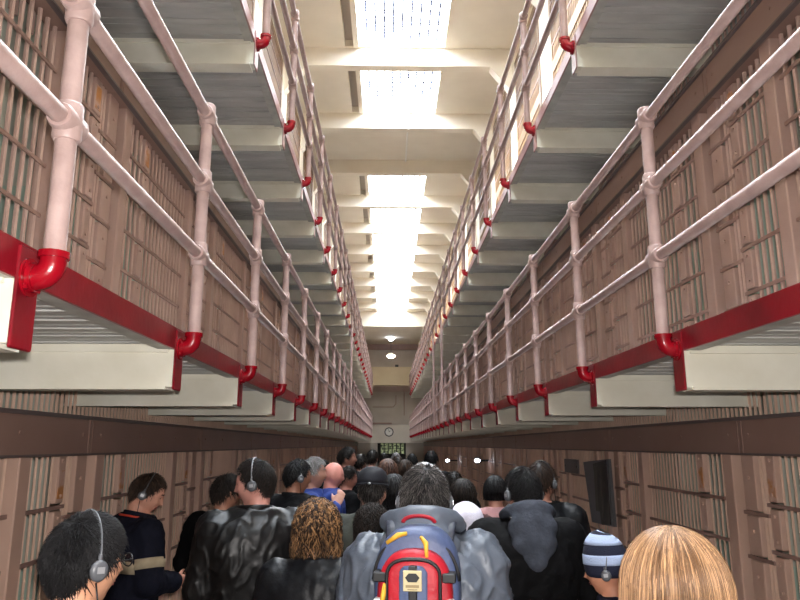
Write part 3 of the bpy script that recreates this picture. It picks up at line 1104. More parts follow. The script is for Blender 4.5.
    link('trousers', remeshed(tb, 0.018, 2, tm, 'trousers', (0.006, 10, seed+5)), root)
    for sx in (-1, 1):
        sb = MB()
        rings = []
        for y, w_, hh in ((-0.075, 0.030, 0.055), (-0.06, 0.038, 0.075), (0.0, 0.042, 0.085), (0.07, 0.047, 0.062), (0.14, 0.044, 0.042), (0.185, 0.022, 0.028)):
            rings.append([Vector((sx*0.105+math.cos(2*PI*k/14)*w_, y, max(0.003, hh*0.5+math.sin(2*PI*k/14)*hh*0.5)))*s for k in range(14)])
        sb.loft(rings)
        sb.build('shoe', M_shoe, root, True)
    if collar:
        cb = MB(); m = 28; rg = []
        for z, r, t in ((1.445, 0.098, 0), (1.475, 0.086, 0), (1.505, 0.078, 0), (1.525, 0.078, 0), (1.527, 0.070, 0), (1.48, 0.068, 0), (1.445, 0.075, 0)):
            rg.append([bowed(Vector(((r+puff*0.25)*math.cos(2*PI*k/m)*1.02, (r+puff*0.2)*math.sin(2*PI*k/m)*1.02-0.012, z + 0.012*(-math.sin(2*PI*k/m))))*s) for k in range(m)])
        cb.loft(rg, cap=False)
        cb.build('collar', collar, root, True)
    if hood:
        hb = MB()
        # gathered hood lying on the upper back: crescent rolls around the neck with a pouch behind
        for k in range(15):
            a0 = R(-215 + 250*k/14); a1 = R(-215 + 250*(k+1)/14) if k < 14 else a0
            def hp(a): return bowed(Vector((0.098*hs*math.cos(a), 0.088*math.sin(a)-0.022-hz*0.3, 1.488+hz + 0.042*max(0, -math.sin(a))))*s)
            r = (0.026+0.014*max(0, -math.sin(a0)))*s
            if k < 14: hb.capsule(hp(a0), hp(a1), r, r, 12)
        hb.ellipsoid(bowed(Vector((0, -0.130-hz*0.3, 1.455+hz*0.7))*s), 0.108*hs*s, 0.050*s, 0.080*s, 20, 12)
        hb.ellipsoid(bowed(Vector((0, -0.165, 1.40+hz*0.3))*s), 0.095*hs*s, 0.046*s, 0.075*s, 20, 12)
        hb.ellipsoid(bowed(Vector((0, -0.175, 1.345))*s), 0.055*hs*s, 0.040*s, 0.060*s, 20, 12)
        link('hood', remeshed(hb, 0.010, 22, hood, 'hood', (0.007, 14, seed+2)), root)
    info = dict(root=root, HM=HM, s=s, J=J, bowed=bowed, jo=jo, yaw=yaw, loc=loc, W=Matrix.Translation((loc[0], loc[1], 0)) @ Matrix.Rotation(yaw, 4, 'Z'))
    PEOPLE.append(info)
    return info

def headphones(P, label, tilt=0.0, grow=0.004, sc=0.82, band=None, bw=0.0062):
    """a thing of its own, worn on the head"""
    M = P['W'] @ P['HM']
    root = thing('headphones', label, 'headphones', M.to_translation())
    T = Matrix.Translation(-M.to_translation())
    X = T @ M
    r = 0.080 + grow
    b = MB(); pts = []
    for k in range(25):
        a = R(-4 + 188*k/24)
        x = r*math.cos(a); z = (0.119+grow+0.008)*max(0, math.sin(a)) - 0.006
        pts.append((x, math.tan(tilt)*z - 0.012, z))
    b.tube(pts, [(bw, 0.0028)]*25, 8); b.xform(X)
    b.build('band', band or M_grey, root, True)
    for sx in (-1, 1):
        c = MB()
        x0 = sx*(0.073+grow*0.5)
        c.tube([(x0, -0.012, -0.01), (x0+sx*0.012, -0.012, -0.01)], 0.031*sc, 22); c.xform(X)
        p = c.build('ear_cushion', M_black, root)
        c = MB()
        c.loft([[Vector((x0+sx*dx, -0.012+rr*sc*math.cos(2*PI*k/22), -0.01+rr*sc*1.1*math.sin(2*PI*k/22))) for k in range(22)] for dx, rr in ((0.011,0.030),(0.020,0.030),(0.025,0.025),(0.027,0.017))][::(1 if sx > 0 else -1)]); c.xform(X)
        me = c.build('ear_cup', M_grey, root, True)
        c = MB(); c.box(x0+sx*0.0265, x0+sx*0.0285, -0.022, -0.002, -0.016, 0.000); c.xform(X)
        c.build('cup_badge', M_silver, me)
        c = MB(); c.tube([(x0+sx*0.014, -0.012, -0.01), (x0+sx*0.014, -0.012, 0.03)], 0.006, 8); c.xform(X)
        c.build('yoke', M_grey, root)
    c = MB()
    x0 = (0.08+grow)
    c.tube([(x0, -0.012, -0.04), (x0-0.002, 0.005, -0.10), (x0-0.02, 0.03, -0.16), (x0-0.03, 0.07, -0.26)], 0.0022, 6); c.xform(X)
    c.build('cord', M_black, root, True)
    return root

# ---- materials of clothes and hair
M_jeans = mat('denim', (58,72,98), 0.8, (44,56,80), 30, bump=0.2, bscale=200)
M_darktr = mat('dark_trousers', (34,34,38), 0.8)
M_shoe = mat('shoe_leather', (30,28,28), 0.5)
M_leather = mat('black_leather', (10,9,10), 0.42, (16,15,15), 6, bump=0.25, bscale=11, spec=0.4)
M_navy = mat('navy_fleece', (24,26,40), 0.85, (18,20,32), 20, bump=0.3, bscale=150, spec=0.15)
M_blackf = mat('black_fabric', (14,14,16), 0.8, (9,9,11), 12, bump=0.3, bscale=60, spec=0.12)
M_blackn = mat('black_nylon', (18,19,22), 0.45, (12,13,16), 8, bump=0.4, bscale=24, spec=0.25)
M_blackp = mat('black_parka', (13,12,14), 0.75, (9,9,10), 8, bump=0.35, bscale=40, spec=0.12)
M_greyhood = mat('charcoal_hood', (70,74,84), 0.85, (54,58,66), 14, bump=0.4, bscale=60, spec=0.2)
M_greyn = mat('grey_nylon', (92,99,110), 0.40, (76,83,94), 5, bump=0.5, bscale=18)
M_olive = mat('olive_canvas', (52,54,46), 0.8, (42,44,38), 12, bump=0.3, bscale=60)
M_blue = mat('blue_cloth', (30,56,130), 0.75, (22,42,104), 14, bump=0.3, bscale=60)
M_pink = mat('pink_cloth', (186,140,140), 0.8, (168,122,124), 10, bump=0.3, bscale=60)
M_whitec = mat('white_knit', (216,212,224), 0.85, (196,192,206), 24, bump=0.5, bscale=90)
M_greyc = mat('grey_cloth', (110,112,116), 0.8, (90,92,96), 12, bump=0.3, bscale=60)
M_maroon = mat('maroon_cloth', (70,26,28), 0.8)
M_brownc = mat('brown_cloth', (62,48,40), 0.8)
M_redtrim = mat('red_trim', (190,60,40), 0.6)
M_tan = mat('tan_stripe', (186,172,146), 0.8, (170,156,130), 20)
M_hblack = mat('black_hair', (10,9,10), 0.5, (30,28,30), island=True, spec=0.3)
M_hdark = mat('dark_brown_hair', (16,12,10), 0.5, (50,38,31), island=True, spec=0.3)
M_hbrown = mat('brown_hair', (34,25,20), 0.5, (86,64,50), island=True, spec=0.3)
M_hcurl = mat('light_brown_curls', (38,24,16), 0.5, (168,126,84), island=True, spec=0.3)
M_hblond = mat('blond_hair', (104,76,52), 0.42, (184,144,106), island=True, spec=0.4)
M_hgrey = mat('grey_hair', (120,118,116), 0.5, (186,184,182), island=True)
M_hsalt = mat('greying_dark_hair', (20,18,18), 0.5, (104,98,94), island=True, spec=0.3)
M_hred = mat('reddish_hair', (64,42,33), 0.5, (120,84,64), island=True)

H_short = lambda n=1500, L=0.05, t=0.010, lf=0.010, rec=0.0, w=0.0016, mess=0.5: (lambda rng: short_hair(rng, n, L, t, lf, rec, w, mess))
H_long = lambda **k: (lambda rng: profile_hair(rng, **k))

def ground(px, D, py=470):
    p = at(px, py, D)
    return (p.x, p.y)
def height(py, D):
    """standing height of someone whose crown shows at row py, D metres off"""
    p = at(400, py, D)
    return p.z

# 1 dark-haired visitor with glasses, bottom corner
p = at(81, 513, 1.78)
P1 = person((p.x, p.y), R(-40), p.z+0.0, 'person with short black hair, headphones and glasses beside the ground-tier bars', M_blackf, M_jeans, (226,168,134),
            H_short(5200, 0.040, 0.013, 0.006, w=0.0016, mess=0.8), M_hblack, near=True, seed=11, collar=M_blackf, head=(R(2), R(-4), 0))
headphones(P1, 'grey headphones on the short black hair of the visitor with glasses', grow=0.010, tilt=0.06, bw=0.009)
# glasses
def glasses(P, label):
    M = P['W'] @ P['HM']
    o = M.to_translation(); X = Matrix.Translation(-o) @ M
    root = thing('glasses', label, 'glasses', o)
    for sx in (-1, 1):
        b = MB(); cx, cy, cz = sx*0.033, 0.110, 0.006
        pts = [(cx+0.024*math.cos(2*PI*k/24), cy - 0.004*abs(math.cos(2*PI*k/24)), cz+0.017*math.sin(2*PI*k/24)) for k in range(25)]
        b.tube(pts, 0.0018, 6); b.xform(X); b.build('rim', M_black, root, True)
        b = MB(); b.loft([[(cx+0.023*math.cos(2*PI*k/24), cy+dy, cz+0.016*math.sin(2*PI*k/24)) for k in range(24)] for dy in (-0.001, 0.001)]); b.xform(X)
        b.build('lens', M_lens, root)
        b = MB(); b.tube([(sx*0.057, 0.106, 0.010), (sx*0.074, 0.085, 0.010), (sx*0.083, 0.02, 0.008), (sx*0.082, -0.015, -0.002)], 0.0022, 6); b.xform(X)
        b.build('temple', M_black, root, True)
    b = MB(); b.tube([(-0.010, 0.113, 0.010), (0, 0.117, 0.013), (0.010, 0.113, 0.010)], 0.0018, 6); b.xform(X); b.build('bridge', M_black, root, True)
M_lens = bpy.data.materials.new('spectacle_lens'); M_lens.use_nodes = True
_b = M_lens.node_tree.nodes['Principled BSDF']; _b.inputs['Transmission Weight'].default_value = 1; _b.inputs['Roughness'].default_value = 0.02; _b.inputs['IOR'].default_value = 1.1
glasses(P1, 'thin dark-rimmed glasses on the face of the black-haired headphone wearer')

# 2 man in navy jacket with tan stripe
p = at(134, 475, 4.05)
P2 = person((p.x, p.y), R(-46), p.z+0.02, 'person in a navy jacket with tan sleeve band, looking down by the bars', M_navy, M_darktr, (226,166,142),
            H_short(1800, 0.04, 0.010, 0.007), M_hbrown, near=True, seed=12, collar=M_navy, head=(R(-32), R(-24), 0), arms=('low','hold'), bow=0.10, puff=0.03)
headphones(P2, 'grey headphones worn by the man in the navy jacket', grow=0.008)
def arm_band(P, sx, t0, t1, m, name, r):
    """a band round the upper arm"""
    sh, el, wr = [P['bowed'](q) for q in P['J'][sx]]
    b = MB(); b.tube([sh.lerp(el, t0), sh.lerp(el, t1)], r*P['s'], 24)
    o = b.build(name, m, P['root'], True); return o
arm_band(P2, 1, 0.52, 0.72, M_tan, 'sleeve_band', 0.090)['label'] = 'tan sleeve band'
def chest_band(P, z0, z1, m, name, wid, puff):
    b = MB(); s = P['s']; rg = []
    for z in (z0, z1):
        rg.append([P['bowed'](Vector((math.copysign(abs(math.cos(2*PI*k/40))**0.82, math.cos(2*PI*k/40))*(0.192*wid+puff), math.copysign(abs(math.sin(2*PI*k/40))**0.82, math.sin(2*PI*k/40))*(0.128*wid+puff*0.8)-0.012, z))*s) for k in range(40)])
    b.loft(rg); return b.build(name, m, P['root'], True)
chest_band(P2, 1.20, 1.265, M_tan, 'chest_band', 1.0, 0.040)['label'] = 'tan chest band'
b = MB(); b.tube([P2['bowed'](Vector((0.108*math.cos(2*PI*k/32), 0.103*math.sin(2*PI*k/32)-0.012, 1.497-0.012*math.sin(2*PI*k/32)))*P2['s']) for k in range(33)], 0.006, 8)
b.build('collar_piping', M_redtrim, P2['root'], True)['label'] = 'red collar piping'

# 3 dark visitor in black jacket and jeans
p = at(226, 474, 4.6)
P3 = person((p.x, p.y), R(-10), p.z, 'dark-haired person in a black jacket and jeans facing the bars past the navy jacket', M_blackf, M_jeans, (190,136,112),
            H_short(1600, 0.06, 0.016, 0.010), M_hdark, seed=13, head=(R(-40), R(-10), 0), arms=('out','hold'), puff=0.035, hem=0.86)

# 4 tall man in leather
p = at(257, 458, 3.65)
P4 = person((p.x, p.y), R(18), p.z, 'tall person in a glossy black leather jacket, head turned in profile', M_leather, M_darktr, (224,162,148),
            H_short(2200, 0.04, 0.011, 0.006, 0.06), M_hdark, wid=1.10, near=True, seed=14, puff=0.034, collar=M_leather, head=(R(64), R(-8), 0), arms=('low','down'), sag=0.005, crease=1.3)
headphones(P4, 'silver-grey headphones on the tall man in the leather jacket', grow=0.008, band=M_silver)

# 5 woman with light brown curls
p = at(317, 495, 2.95)
P5 = person((p.x, p.y), R(-4), p.z-0.02, 'person with shoulder-length light brown curls in a black jacket', M_blackn, M_darktr, (214,164,142),
            H_long(n=2300, zend=-0.120, wx=0.022, wy=0.022, wave=0.013, wl=22, face=40, w=0.0040, frizz=0.012, flare=1.12), M_hcurl, wid=0.95, near=True, seed=15, puff=0.034, sag=0.008)

# 6 man with dark cap-like hair and headphones
p = at(296, 459, 5.0)
P6 = person((p.x, p.y), R(-30), p.z, 'person with cropped black hair and black jacket behind the curly-haired woman', M_blackf, M_darktr, (176,124,100),
            H_short(1400, 0.03, 0.013, 0.004), M_hblack, seed=16, head=(R(-30), R(-6), 0), puff=0.035, collar=M_blackf)
headphones(P6, 'dark headphones on the cropped black hair behind the curly-haired woman', grow=0.010, band=M_black)
# 7 grey-haired
p = at(311, 457, 5.6)
P7 = person((p.x, p.y), R(-80), p.z, 'grey-haired person in blue with a moustache beside the bald man', M_blue, M_darktr, (196,146,126),
            H_short(1200, 0.05, 0.014, 0.008), M_hgrey, seed=17, head=(R(-15), R(0), 0), arms=('down','high'))
mo = MB(); mo.tube([head_point(Vector((x, 0.9, -0.36-0.06*abs(x)/0.3)).normalized(), 0.004) for x in (-0.26,-0.13,0,0.13,0.26)], [0.002,0.006,0.005,0.006,0.002], 8); mo.xform(P7['HM'])
mo.build('moustache', M_hgrey, P7['root'], True)
# 8 bald man
p = at(331, 461, 6.3)
P8 = person((p.x, p.y), R(-70), p.z, 'bald person in a blue top seen in profile', M_blue, M_darktr, (222,150,136), None, None, seed=18, head=(R(-14), R(-10), 0))
# 9
p = at(346, 466, 6.9)
P9 = person((p.x, p.y), R(-60), p.z, 'dark-haired person in black in profile between the bald man and the cap', M_blackf, M_darktr, (190,130,112),
            H_short(1000, 0.05, 0.014, 0.008), M_hdark, seed=19, head=(R(-22), R(-8), 0))
# 10
p = at(346, 447, 8.2)
P10 = person((p.x, p.y), R(-40), p.z, 'tallest dark-haired person behind the bald man', M_blackf, M_darktr, (176,124,106),
            H_short(900, 0.05, 0.016, 0.008), M_hdark, seed=20, head=(R(-50), 0, 0))
# 11 olive jacket and cap
p = at(372, 467, 4.0)
P11 = person((p.x, p.y), R(-8), p.z-0.015, 'person in an olive canvas jacket and dark baseball cap', M_olive, M_darktr, (196,146,126),
             H_short(1000, 0.03, 0.009, 0.004), M_hsalt, wid=1.06, seed=21, puff=0.035, collar=M_olive, head=(0, R(-6), 0), sag=0.008)
def cap(P, m, name='cap', brim=True, m2=None):
    b = MB()
    b.loft([[Vector((r*0.093*math.cos(2*PI*k/28), r*0.116*math.sin(2*PI*k/28)-0.002, z+0.008-0.012*math.sin(2*PI*k/28)*(1-z/0.141))) for k in range(28)] for r, z in ((1.0,0.028),(0.99,0.055),(0.94,0.085),(0.82,0.110),(0.6,0.128),(0.3,0.138),(0.05,0.141))])
    b.xform(P['HM']); o = b.build(name, m, P['root'], True)
    if brim:
        c = MB(); rg = []
        for z, g in ((0.030, 0.0), (0.026, 0.0)):
            rg.append([Vector((0.088*math.cos(PI*k/20)*1.0, 0.10+0.085*math.sin(PI*k/20), z-0.018*math.sin(PI*k/20))) for k in range(21)] + [Vector((0.085*math.cos(PI-PI*k/8), 0.075, z)) for k in range(9)])
        c.loft(rg); c.xform(P['HM']); c.build('brim', m, o, True)
        c = MB(); c.tube([Vector((0.0955*math.cos(a), 0.119*math.sin(a)-0.002, 0.036-0.008*math.sin(a))) for a in [R(180+180*k/16) for k in range(17)]], [(0.004,0.006)]*17, 6); c.xform(P['HM']); c.build('strap', m2 or m, o, True)
        c = MB(); c.ellipsoid((0, -0.123, 0.044), 0.009, 0.003, 0.006); c.xform(P['HM']); c.build('buckle', M_silver, o, True)
    return o
M_cap = mat('dark_cap', (24,25,34), 0.75, (18,19,26), 20, bump=0.2, bscale=150)
cap(P11, M_cap)
# 12 dark curly hair low between
p = at(372, 500, 3.4)
P12 = person((p.x, p.y), R(0), p.z-0.02, 'person with dark wavy hair between the curly-haired woman and the backpack', M_blackf, M_darktr, (200,150,130),
             H_long(n=1100, zend=-0.19, wx=0.014, wy=0.014, wave=0.012, wl=20, face=45, w=0.003, frizz=0.012), M_hdark, wid=0.88, seed=22)

# 13 the man with the backpack
p = at(424, 463, 2.6)
P13 = person((p.x, p.y), R(-8), p.z-0.005, 'person in a grey nylon hooded jacket wearing a red and blue backpack', M_greyn, M_jeans, (214,156,138),
             H_short(4200, 0.050, 0.012, 0.010, w=0.0018, mess=0.85), M_hsalt, wid=1.08, near=True, seed=23, puff=0.045, hood=M_greyn, hs=1.35, hz=0.065, head=(R(2), R(-5), 0), sag=0.009, crease=1.1)
headphones(P13, 'silver headphones on the man with the backpack', grow=0.010, band=M_silver)
# 14 white knitted hat and scarf
p = at(466, 503, 3.9)
P14 = person((p.x, p.y), R(6), p.z-0.02, 'person in a white knit hat and pale top ahead of the grey jacket', M_whitec, M_darktr, (214,164,142),
             H_long(n=500, zend=-0.10, wx=0.006, wy=0.006, wave=0.006, wl=12, face=45, w=0.003), M_hbrown, wid=0.86, seed=24, collar=M_whitec, puff=0.03, head=(R(0), R(6), R(6)))
kb = MB()
kb.loft([[Vector((r*0.108*math.cos(2*PI*k/28), r*0.128*math.sin(2*PI*k/28)-0.012, z+0.05*math.sin(2*PI*k/28)*0.3)) for k in range(28)] for r, z in ((0.92,-0.035),(1.0,0.0),(1.02,0.05),(0.96,0.09),(0.8,0.122),(0.5,0.142),(0.08,0.148))])
kb.xform(P14['HM']); kb.build('knit_hat', M_whitec, P14['root'], True)
sb = MB(); sb.tube([P14['bowed'](q)*P14['s'] for q in (Vector((0.10,-0.12,1.47)), Vector((0.02,-0.155,1.36)), Vector((-0.10,-0.17,1.15)))], [(0.016,0.004)]*3, 8)
sb.build('bag_strap', M_brownc, P14['root'], True)['label'] = 'brown bag strap'
# 15 pink
p = at(495, 476, 5.2)
P15 = person((p.x, p.y), R(-6), p.z, 'dark-haired person in a pale pink top with a dark strap', M_pink, M_darktr, (206,154,134),
             H_long(n=500, zend=-0.07, wx=0.018, wy=0.014, wave=0.004, wl=8, face=45, w=0.0035), M_hblack, wid=0.9, seed=25, puff=0.03)
sb = MB(); sb.tube([q*P15['s'] for q in (Vector((-0.08,-0.11,1.475)), Vector((-0.02,-0.155,1.38)), Vector((0.13,-0.165,1.15)))], [(0.014,0.004)]*3, 8)
sb.build('bag_strap', M_maroon, P15['root'], True)['label'] = 'dark bag strap'
# 16 brown hair, red collar
p = at(463, 479, 4.75)
P16 = person((p.x, p.y), R(4), p.z, 'person with dark brown bobbed hair just ahead of the white knit hat', M_maroon, M_darktr, (206,154,134),
             H_long(n=700, zend=-0.13, wx=0.022, wy=0.018, wave=0.004, wl=8, face=45, w=0.003), M_hdark, wid=0.9, seed=26)
# 17 big man in black parka with charcoal hood
p = at(523, 466, 3.45)
P17 = person((p.x, p.y), R(4), p.z-0.005, 'broad person in a black parka with a charcoal hood', M_blackp, M_darktr, (196,140,116),
             H_short(2200, 0.035, 0.012, 0.006), M_hblack, wid=1.12, near=True, seed=27, puff=0.05, hood=M_greyhood, hs=1.2, hz=0.05, head=(R(14), R(-6), 0), sag=0.010)
headphones(P17, 'black headphones on the broad man in the black parka', grow=0.008, band=M_black)
# 18 behind 17
p = at(541, 461, 4.3)
P18 = person((p.x, p.y), R(-8), p.z, 'person in dark clothes half hidden behind the broad man in the parka', M_blackn, M_darktr, (180,130,110),
             H_short(1200, 0.04, 0.012, 0.008), M_hbrown, wid=1.0, seed=28, puff=0.03, head=(R(-30), 0, 0))
headphones(P18, 'dark headphones on the person half hidden behind the parka', grow=0.008, band=M_black)
# 19 striped beanie
p = at(608, 536, 2.95)
P19 = person((p.x, p.y), R(62), p.z-0.035, 'person in a navy and pale blue striped beanie under the picture board', M_navy, M_jeans, (224,156,124),
             None, M_hdark, wid=0.82, near=True, seed=29, head=(R(4), R(-8), 0), arms=('down','hold'), hem=0.84)
M_bnavy = mat('beanie_navy', (26,30,52), 0.9, bump=0.4, bscale=160)
M_bpale = mat('beanie_pale', (168,184,214), 0.9, bump=0.4, bscale=160)
def beanie(P):
    prof = [(0.97,-0.025),(1.04,-0.005),(1.06,0.03),(1.03,0.065),(0.97,0.100),(0.86,0.135),(0.66,0.165),(0.42,0.186),(0.10,0.196)]
    def ring(r, z): return [Vector((r*0.092*math.cos(2*PI*k/32), r*0.112*math.sin(2*PI*k/32)-0.012, z + 0.010*math.sin(2*PI*k/32))) for k in range(32)]
    def lerp(z):
        for (r0,z0),(r1,z1) in zip(prof, prof[1:]):
            if z <= z1: return r0+(r1-r0)*(z-z0)/(z1-z0)
        return prof[-1][0]
    b = MB(); b.loft([ring(r, z) for r, z in prof]); b.xform(P['HM']); o = b.build('beanie', M_bnavy, P['root'], True)
    for z0, z1 in ((0.036, 0.084), (0.132, 0.1955)):
        c = MB(); zs = [z0 + (z1-z0)*k/4 for k in range(5)]
        c.loft([ring(lerp(z)+0.016, z) for z in zs]); c.xform(P['HM']); c.build('beanie_stripe', M_bpale, o, True)['label'] = 'pale blue stripe'
beanie(P19)
headphones(P19, 'grey headphones pulled over the striped beanie', grow=0.024, tilt=-0.25)
# 20 long blond hair
p = at(675, 522, 1.40)
P20 = person((p.x, p.y), R(2), p.z-0.012, 'person with long straight blond hair seen from behind, beside the ground-tier bars', M_blackf, M_jeans, (220,170,150),
             H_long(n=6500, zend=-0.36, wx=0.030, wy=0.020, wave=0.0018, wl=4, face=42, w=0.0013, frizz=0.001, flare=1.38, segs=16, part=0.0), M_hblond, wid=0.9, near=True, seed=30)

# the far end of the queue
FAR = [
    (388, 458, 6.6, 'person with reddish brown hair just past the dark cap', M_brownc, M_hred, 'long', 10),
    (394, 473, 4.7, 'person all in black with black hair beside the olive jacket', M_blackf, M_hblack, 'long', 0),
    (398, 455, 9.4, 'person in a grey top far along the queue', M_greyc, M_hbrown, 'short', 10),
    (405, 459, 8.0, 'brown-haired person far along the queue beside the grey top', M_brownc, M_hbrown, 'long', -5),
    (372, 449, 10.3, 'tall dark-haired person beyond the cap and olive jacket', M_blackf, M_hdark, 'short', -20),
    (360, 453, 9.5, 'dark-haired person between the tallest head and the cap', M_blackf, M_hdark, 'short', -30),
    (384, 452, 12.5, 'dark-haired person at the far end of the queue near the gate', M_blackf, M_hdark, 'short', 0),
    (396, 452, 13.5, 'fair-headed person at the far end of the queue under the clock', M_greyc, M_hgrey, 'short', 0),
    (412, 453, 11.0, 'person in black far along the queue behind the backpack wearer', M_blackf, M_hblack, 'short', 0),
    (431, 450, 9.2, 'tall black-haired person ahead of the man with the backpack', M_blackf, M_hblack, 'short', -10),
    (454, 470, 6.4, 'short dark-haired person beyond the bobbed brown hair', M_blackf, M_hdark, 'short', 0),
    (321, 459, 8.0, 'dark-haired person between the grey-haired head and the bald man', M_blackf, M_hblack, 'short', -60),
]
for i, (px, py, D, lab, jm, hm, kind, yw) in enumerate(FAR):
    p = at(px, py, D)
    hr = H_short(500, 0.05, 0.014, 0.008, w=0.003) if kind == 'short' else H_long(n=350, zend=-0.15, wx=0.02, wy=0.016, wave=0.006, wl=10, face=45, w=0.005)
    person((p.x, p.y), R(yw), p.z-0.01, lab, jm, M_darktr, (190,138,118), hr, hm, seed=40+i, wid=0.96, puff=0.03)

# ---- the backpack
def backpack(P):
    s = P['s']
    M = P['W']
    M_bp = mat('slate_blue_nylon', (84,98,134), 0.5, (70,82,116), 10, bump=0.35, bscale=50)
    M_bpd = mat('dark_slate_nylon', (48,52,64), 0.5, (38,42,54), 10, bump=0.35, bscale=50)
    M_bpr = mat('red_nylon', (186,28,44), 0.5, (160,20,36), 10, bump=0.35, bscale=50)
    M_zip = mat('black_zip', (20,20,22), 0.5)
    M_yel = mat('yellow_cord', (222,172,52), 0.5)
    M_patch = mat('cream_patch', (206,192,150), 0.6)
    M_refl = mat('reflective_tape', (250,250,250), 0.15, metal=0.0, spec=1.0)
    zb, zt = 1.125, 1.40
    root = thing('backpack', 'red and slate-blue backpack on the back of the grey hooded jacket', 'backpack', M @ Vector((0, -0.19*s, zb*s)), P['yaw'])
    # local frame: x right, y towards the back of the wearer negative = outward, z up from the pack base
    root.scale = (0.93, 1, 1)
    def arch(w, h, n=20, top=0.10, bot=0.03):
        pts = []
        for k in range(9):
            a = PI*1.5 + PI/2*k/8; pts.append((w-bot+bot*math.cos(a), bot+bot*math.sin(a)))
        rx, rz = w*0.98, top
        for k in range(n+1):
            a = PI*k/n; c = math.cos(a); s_ = math.sin(a)
            pts.append((math.copysign(abs(c)**0.75, c)*w, h-rz+rz*s_**0.9))
        for k in range(9):
            a = PI + PI/2*k/8; pts.append((-w+bot+bot*math.cos(a), bot+bot*math.sin(a)))
        return pts
    def body(w, h, y0, y1, z0=0.0, bulge=0.02, top=0.12, bot=0.03):
        b = MB(); rg = []
        for t, sc in ((0, 0.97), (0.12, 1.0), (0.8, 1.0), (0.95, 0.95), (1.0, 0.86)):
            y = y0 + (y1-y0)*t
            rg.append([Vector((x*sc, y - (bulge*(1-(x/w)**2) if t > 0.7 else 0), z0 + h/2 + (z-h/2)*sc)) for x, z in arch(w, h, top=top, bot=bot)])
        b.loft(rg); return b
    o = body(0.150, 0.455, 0.02, -0.13, 0, 0.012, 0.17).build('main_bag', M_bp, root, True)
    f = body(0.128, 0.400, -0.11, -0.185, -0.005, 0.014, 0.14).build('front_compartment', M_bpr, root, True)
    f['label'] = 'red front compartment'
    c = body(0.088, 0.372, -0.17, -0.215, 0.0, 0.006, 0.05).build('front_pocket', M_bpr, root, True)
    c['label'] = 'red front pocket'
    z_ = MB(); pts = [Vector((x*1.0, -0.215, z)) for x, z in arch(0.089, 0.372, top=0.05)][6:-6]
    z_.tube(pts, 0.006, 8); z_.build('zip', M_zip, c, True)
    g = body(0.048, 0.355, -0.19, -0.222, 0.0, 0.006, 0.02).build('pocket_panel', M_bp, root, True)
    g['label'] = 'slate-blue centre panel of the pocket'
    w_ = MB(); w_.bbox(-0.014, 0.014, -0.236, -0.215, 0.0, 0.355, 0.003); w_.build('webbing', M_zip, root)
    z_ = MB(); pts = [Vector((x*1.03, -0.125, z)) for x, z in arch(0.146, 0.425, top=0.16)][10:-10]
    z_.tube(pts, 0.006, 8); z_.build('zip', M_zip, root, True)
    # badge: cream square with a dark peak and two faint lines
    pt = MB(); pt.bbox(-0.031, 0.031, -0.243, -0.236, 0.283, 0.343, 0.002); po = pt.build('badge', M_patch, root)
    pk = MB(); pk.loft([[(x, y, z) for x, z in ((-0.024, 0.323), (-0.014, 0.310), (0.014, 0.310), (0.024, 0.323), (0.012, 0.335), (-0.012, 0.335))] for y in (-0.2445, -0.2425)]); pk.build('badge_mark', M_zip, po)
    pk = MB(); pk.box(-0.022, 0.022, -0.2445, -0.2425, 0.294, 0.302); pk.box(-0.016, 0.016, -0.2445, -0.2425, 0.2875, 0.290)
    pk.build('badge_lettering', mat('badge_brown', (150,132,96), 0.6), po)
    # haul loop, pulls, compression straps, reflective tabs
    h = MB(); h.tube([Vector((0.058*math.cos(PI*k/12), -0.02-0.01*math.sin(PI*k/12), 0.462+0.022*math.sin(PI*k/12))) for k in range(13)], [(0.009, 0.005)]*13, 8)
    h.build('haul_loop', M_bpr, root, True)['label'] = 'red haul loop'
    for pts_ in (((-0.03,-0.14,0.44), (-0.06,-0.15,0.435), (-0.10,-0.15,0.41)), ((0.020,-0.15,0.43), (0.040,-0.18,0.415), (0.044,-0.195,0.375)), ((-0.095,-0.215,0.30), (-0.100,-0.222,0.265), (-0.106,-0.222,0.22))):
        y = MB(); y.tube([Vector(q) for q in pts_], [0.006, 0.009, 0.006], 8); y.build('zip_pull', M_yel, root, True)['label'] = 'yellow zip pull'
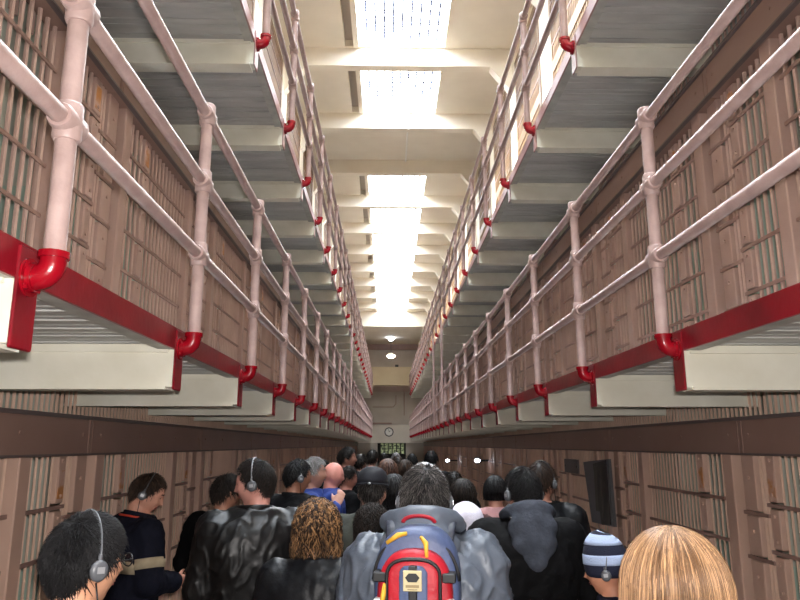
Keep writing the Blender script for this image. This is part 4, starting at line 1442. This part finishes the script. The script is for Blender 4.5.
    for sx in (-1, 1):
        y = MB(); y.bbox(sx*0.095 if sx > 0 else -0.140, 0.140 if sx > 0 else -0.095, -0.197, -0.14, 0.30, 0.328, 0.003); y.build('compression_strap', M_zip, root)
        y = MB(); y.bbox(sx*0.122-0.012, sx*0.122+0.012, -0.208, -0.17, 0.232, 0.252, 0.002); y.build('reflective_tab', M_refl, root)['label'] = 'white reflective tab'
        # shoulder strap over the jacket
        y = MB(); y.tube([Vector(q) for q in ((sx*0.095, 0.0, 0.40), (sx*0.105, 0.06, 0.45), (sx*0.115, 0.16, 0.465), (sx*0.13, 0.27, 0.43), (sx*0.14, 0.325, 0.34), (sx*0.145, 0.31, 0.18), (sx*0.20, 0.20, 0.06), (sx*0.16, 0.05, 0.03))], [(0.030, 0.008)]*8, 10)
        y.build('shoulder_strap', M_bpd, root, True)
backpack(P13)

# ------------------------------------------------------------------ light
w = bpy.data.worlds.new('world'); SC.world = w; w.use_nodes = True
bg = w.node_tree.nodes['Background']
bg.inputs['Color'].default_value = (0.95, 0.93, 0.9, 1); bg.inputs['Strength'].default_value = 0.28
sun = bpy.data.lights.new('sun', 'SUN'); sun.energy = 26; sun.angle = R(0.6); sun.color = (1, 0.95, 0.86)
so = bpy.data.objects.new('sun', sun); COL.objects.link(so)
so.rotation_euler = Vector((0.62, 0.12, -0.78)).to_track_quat('-Z', 'Y').to_euler()
# the camera's own flash, just over the lens
fl = bpy.data.lights.new('camera_flash', 'AREA'); fl.shape = 'RECTANGLE'; fl.size = 0.05; fl.size_y = 0.03; fl.energy = 68; fl.color = (1.0, 0.95, 0.92)
fo = bpy.data.objects.new('camera_flash', fl); COL.objects.link(fo)
fo.location = CAM + CM @ Vector((0.02, 0.06, 0.0))
fo.rotation_euler = co.rotation_euler
SC.view_settings.view_transform = 'Standard'
SC.view_settings.look = 'None'
SC.view_settings.gamma = 1
SC.view_settings.exposure = 0.22
SC.view_settings.use_curve_mapping = False
SC.cycles.use_denoising = True
SC.cycles.max_bounces = 8
SC.cycles.diffuse_bounces = 5
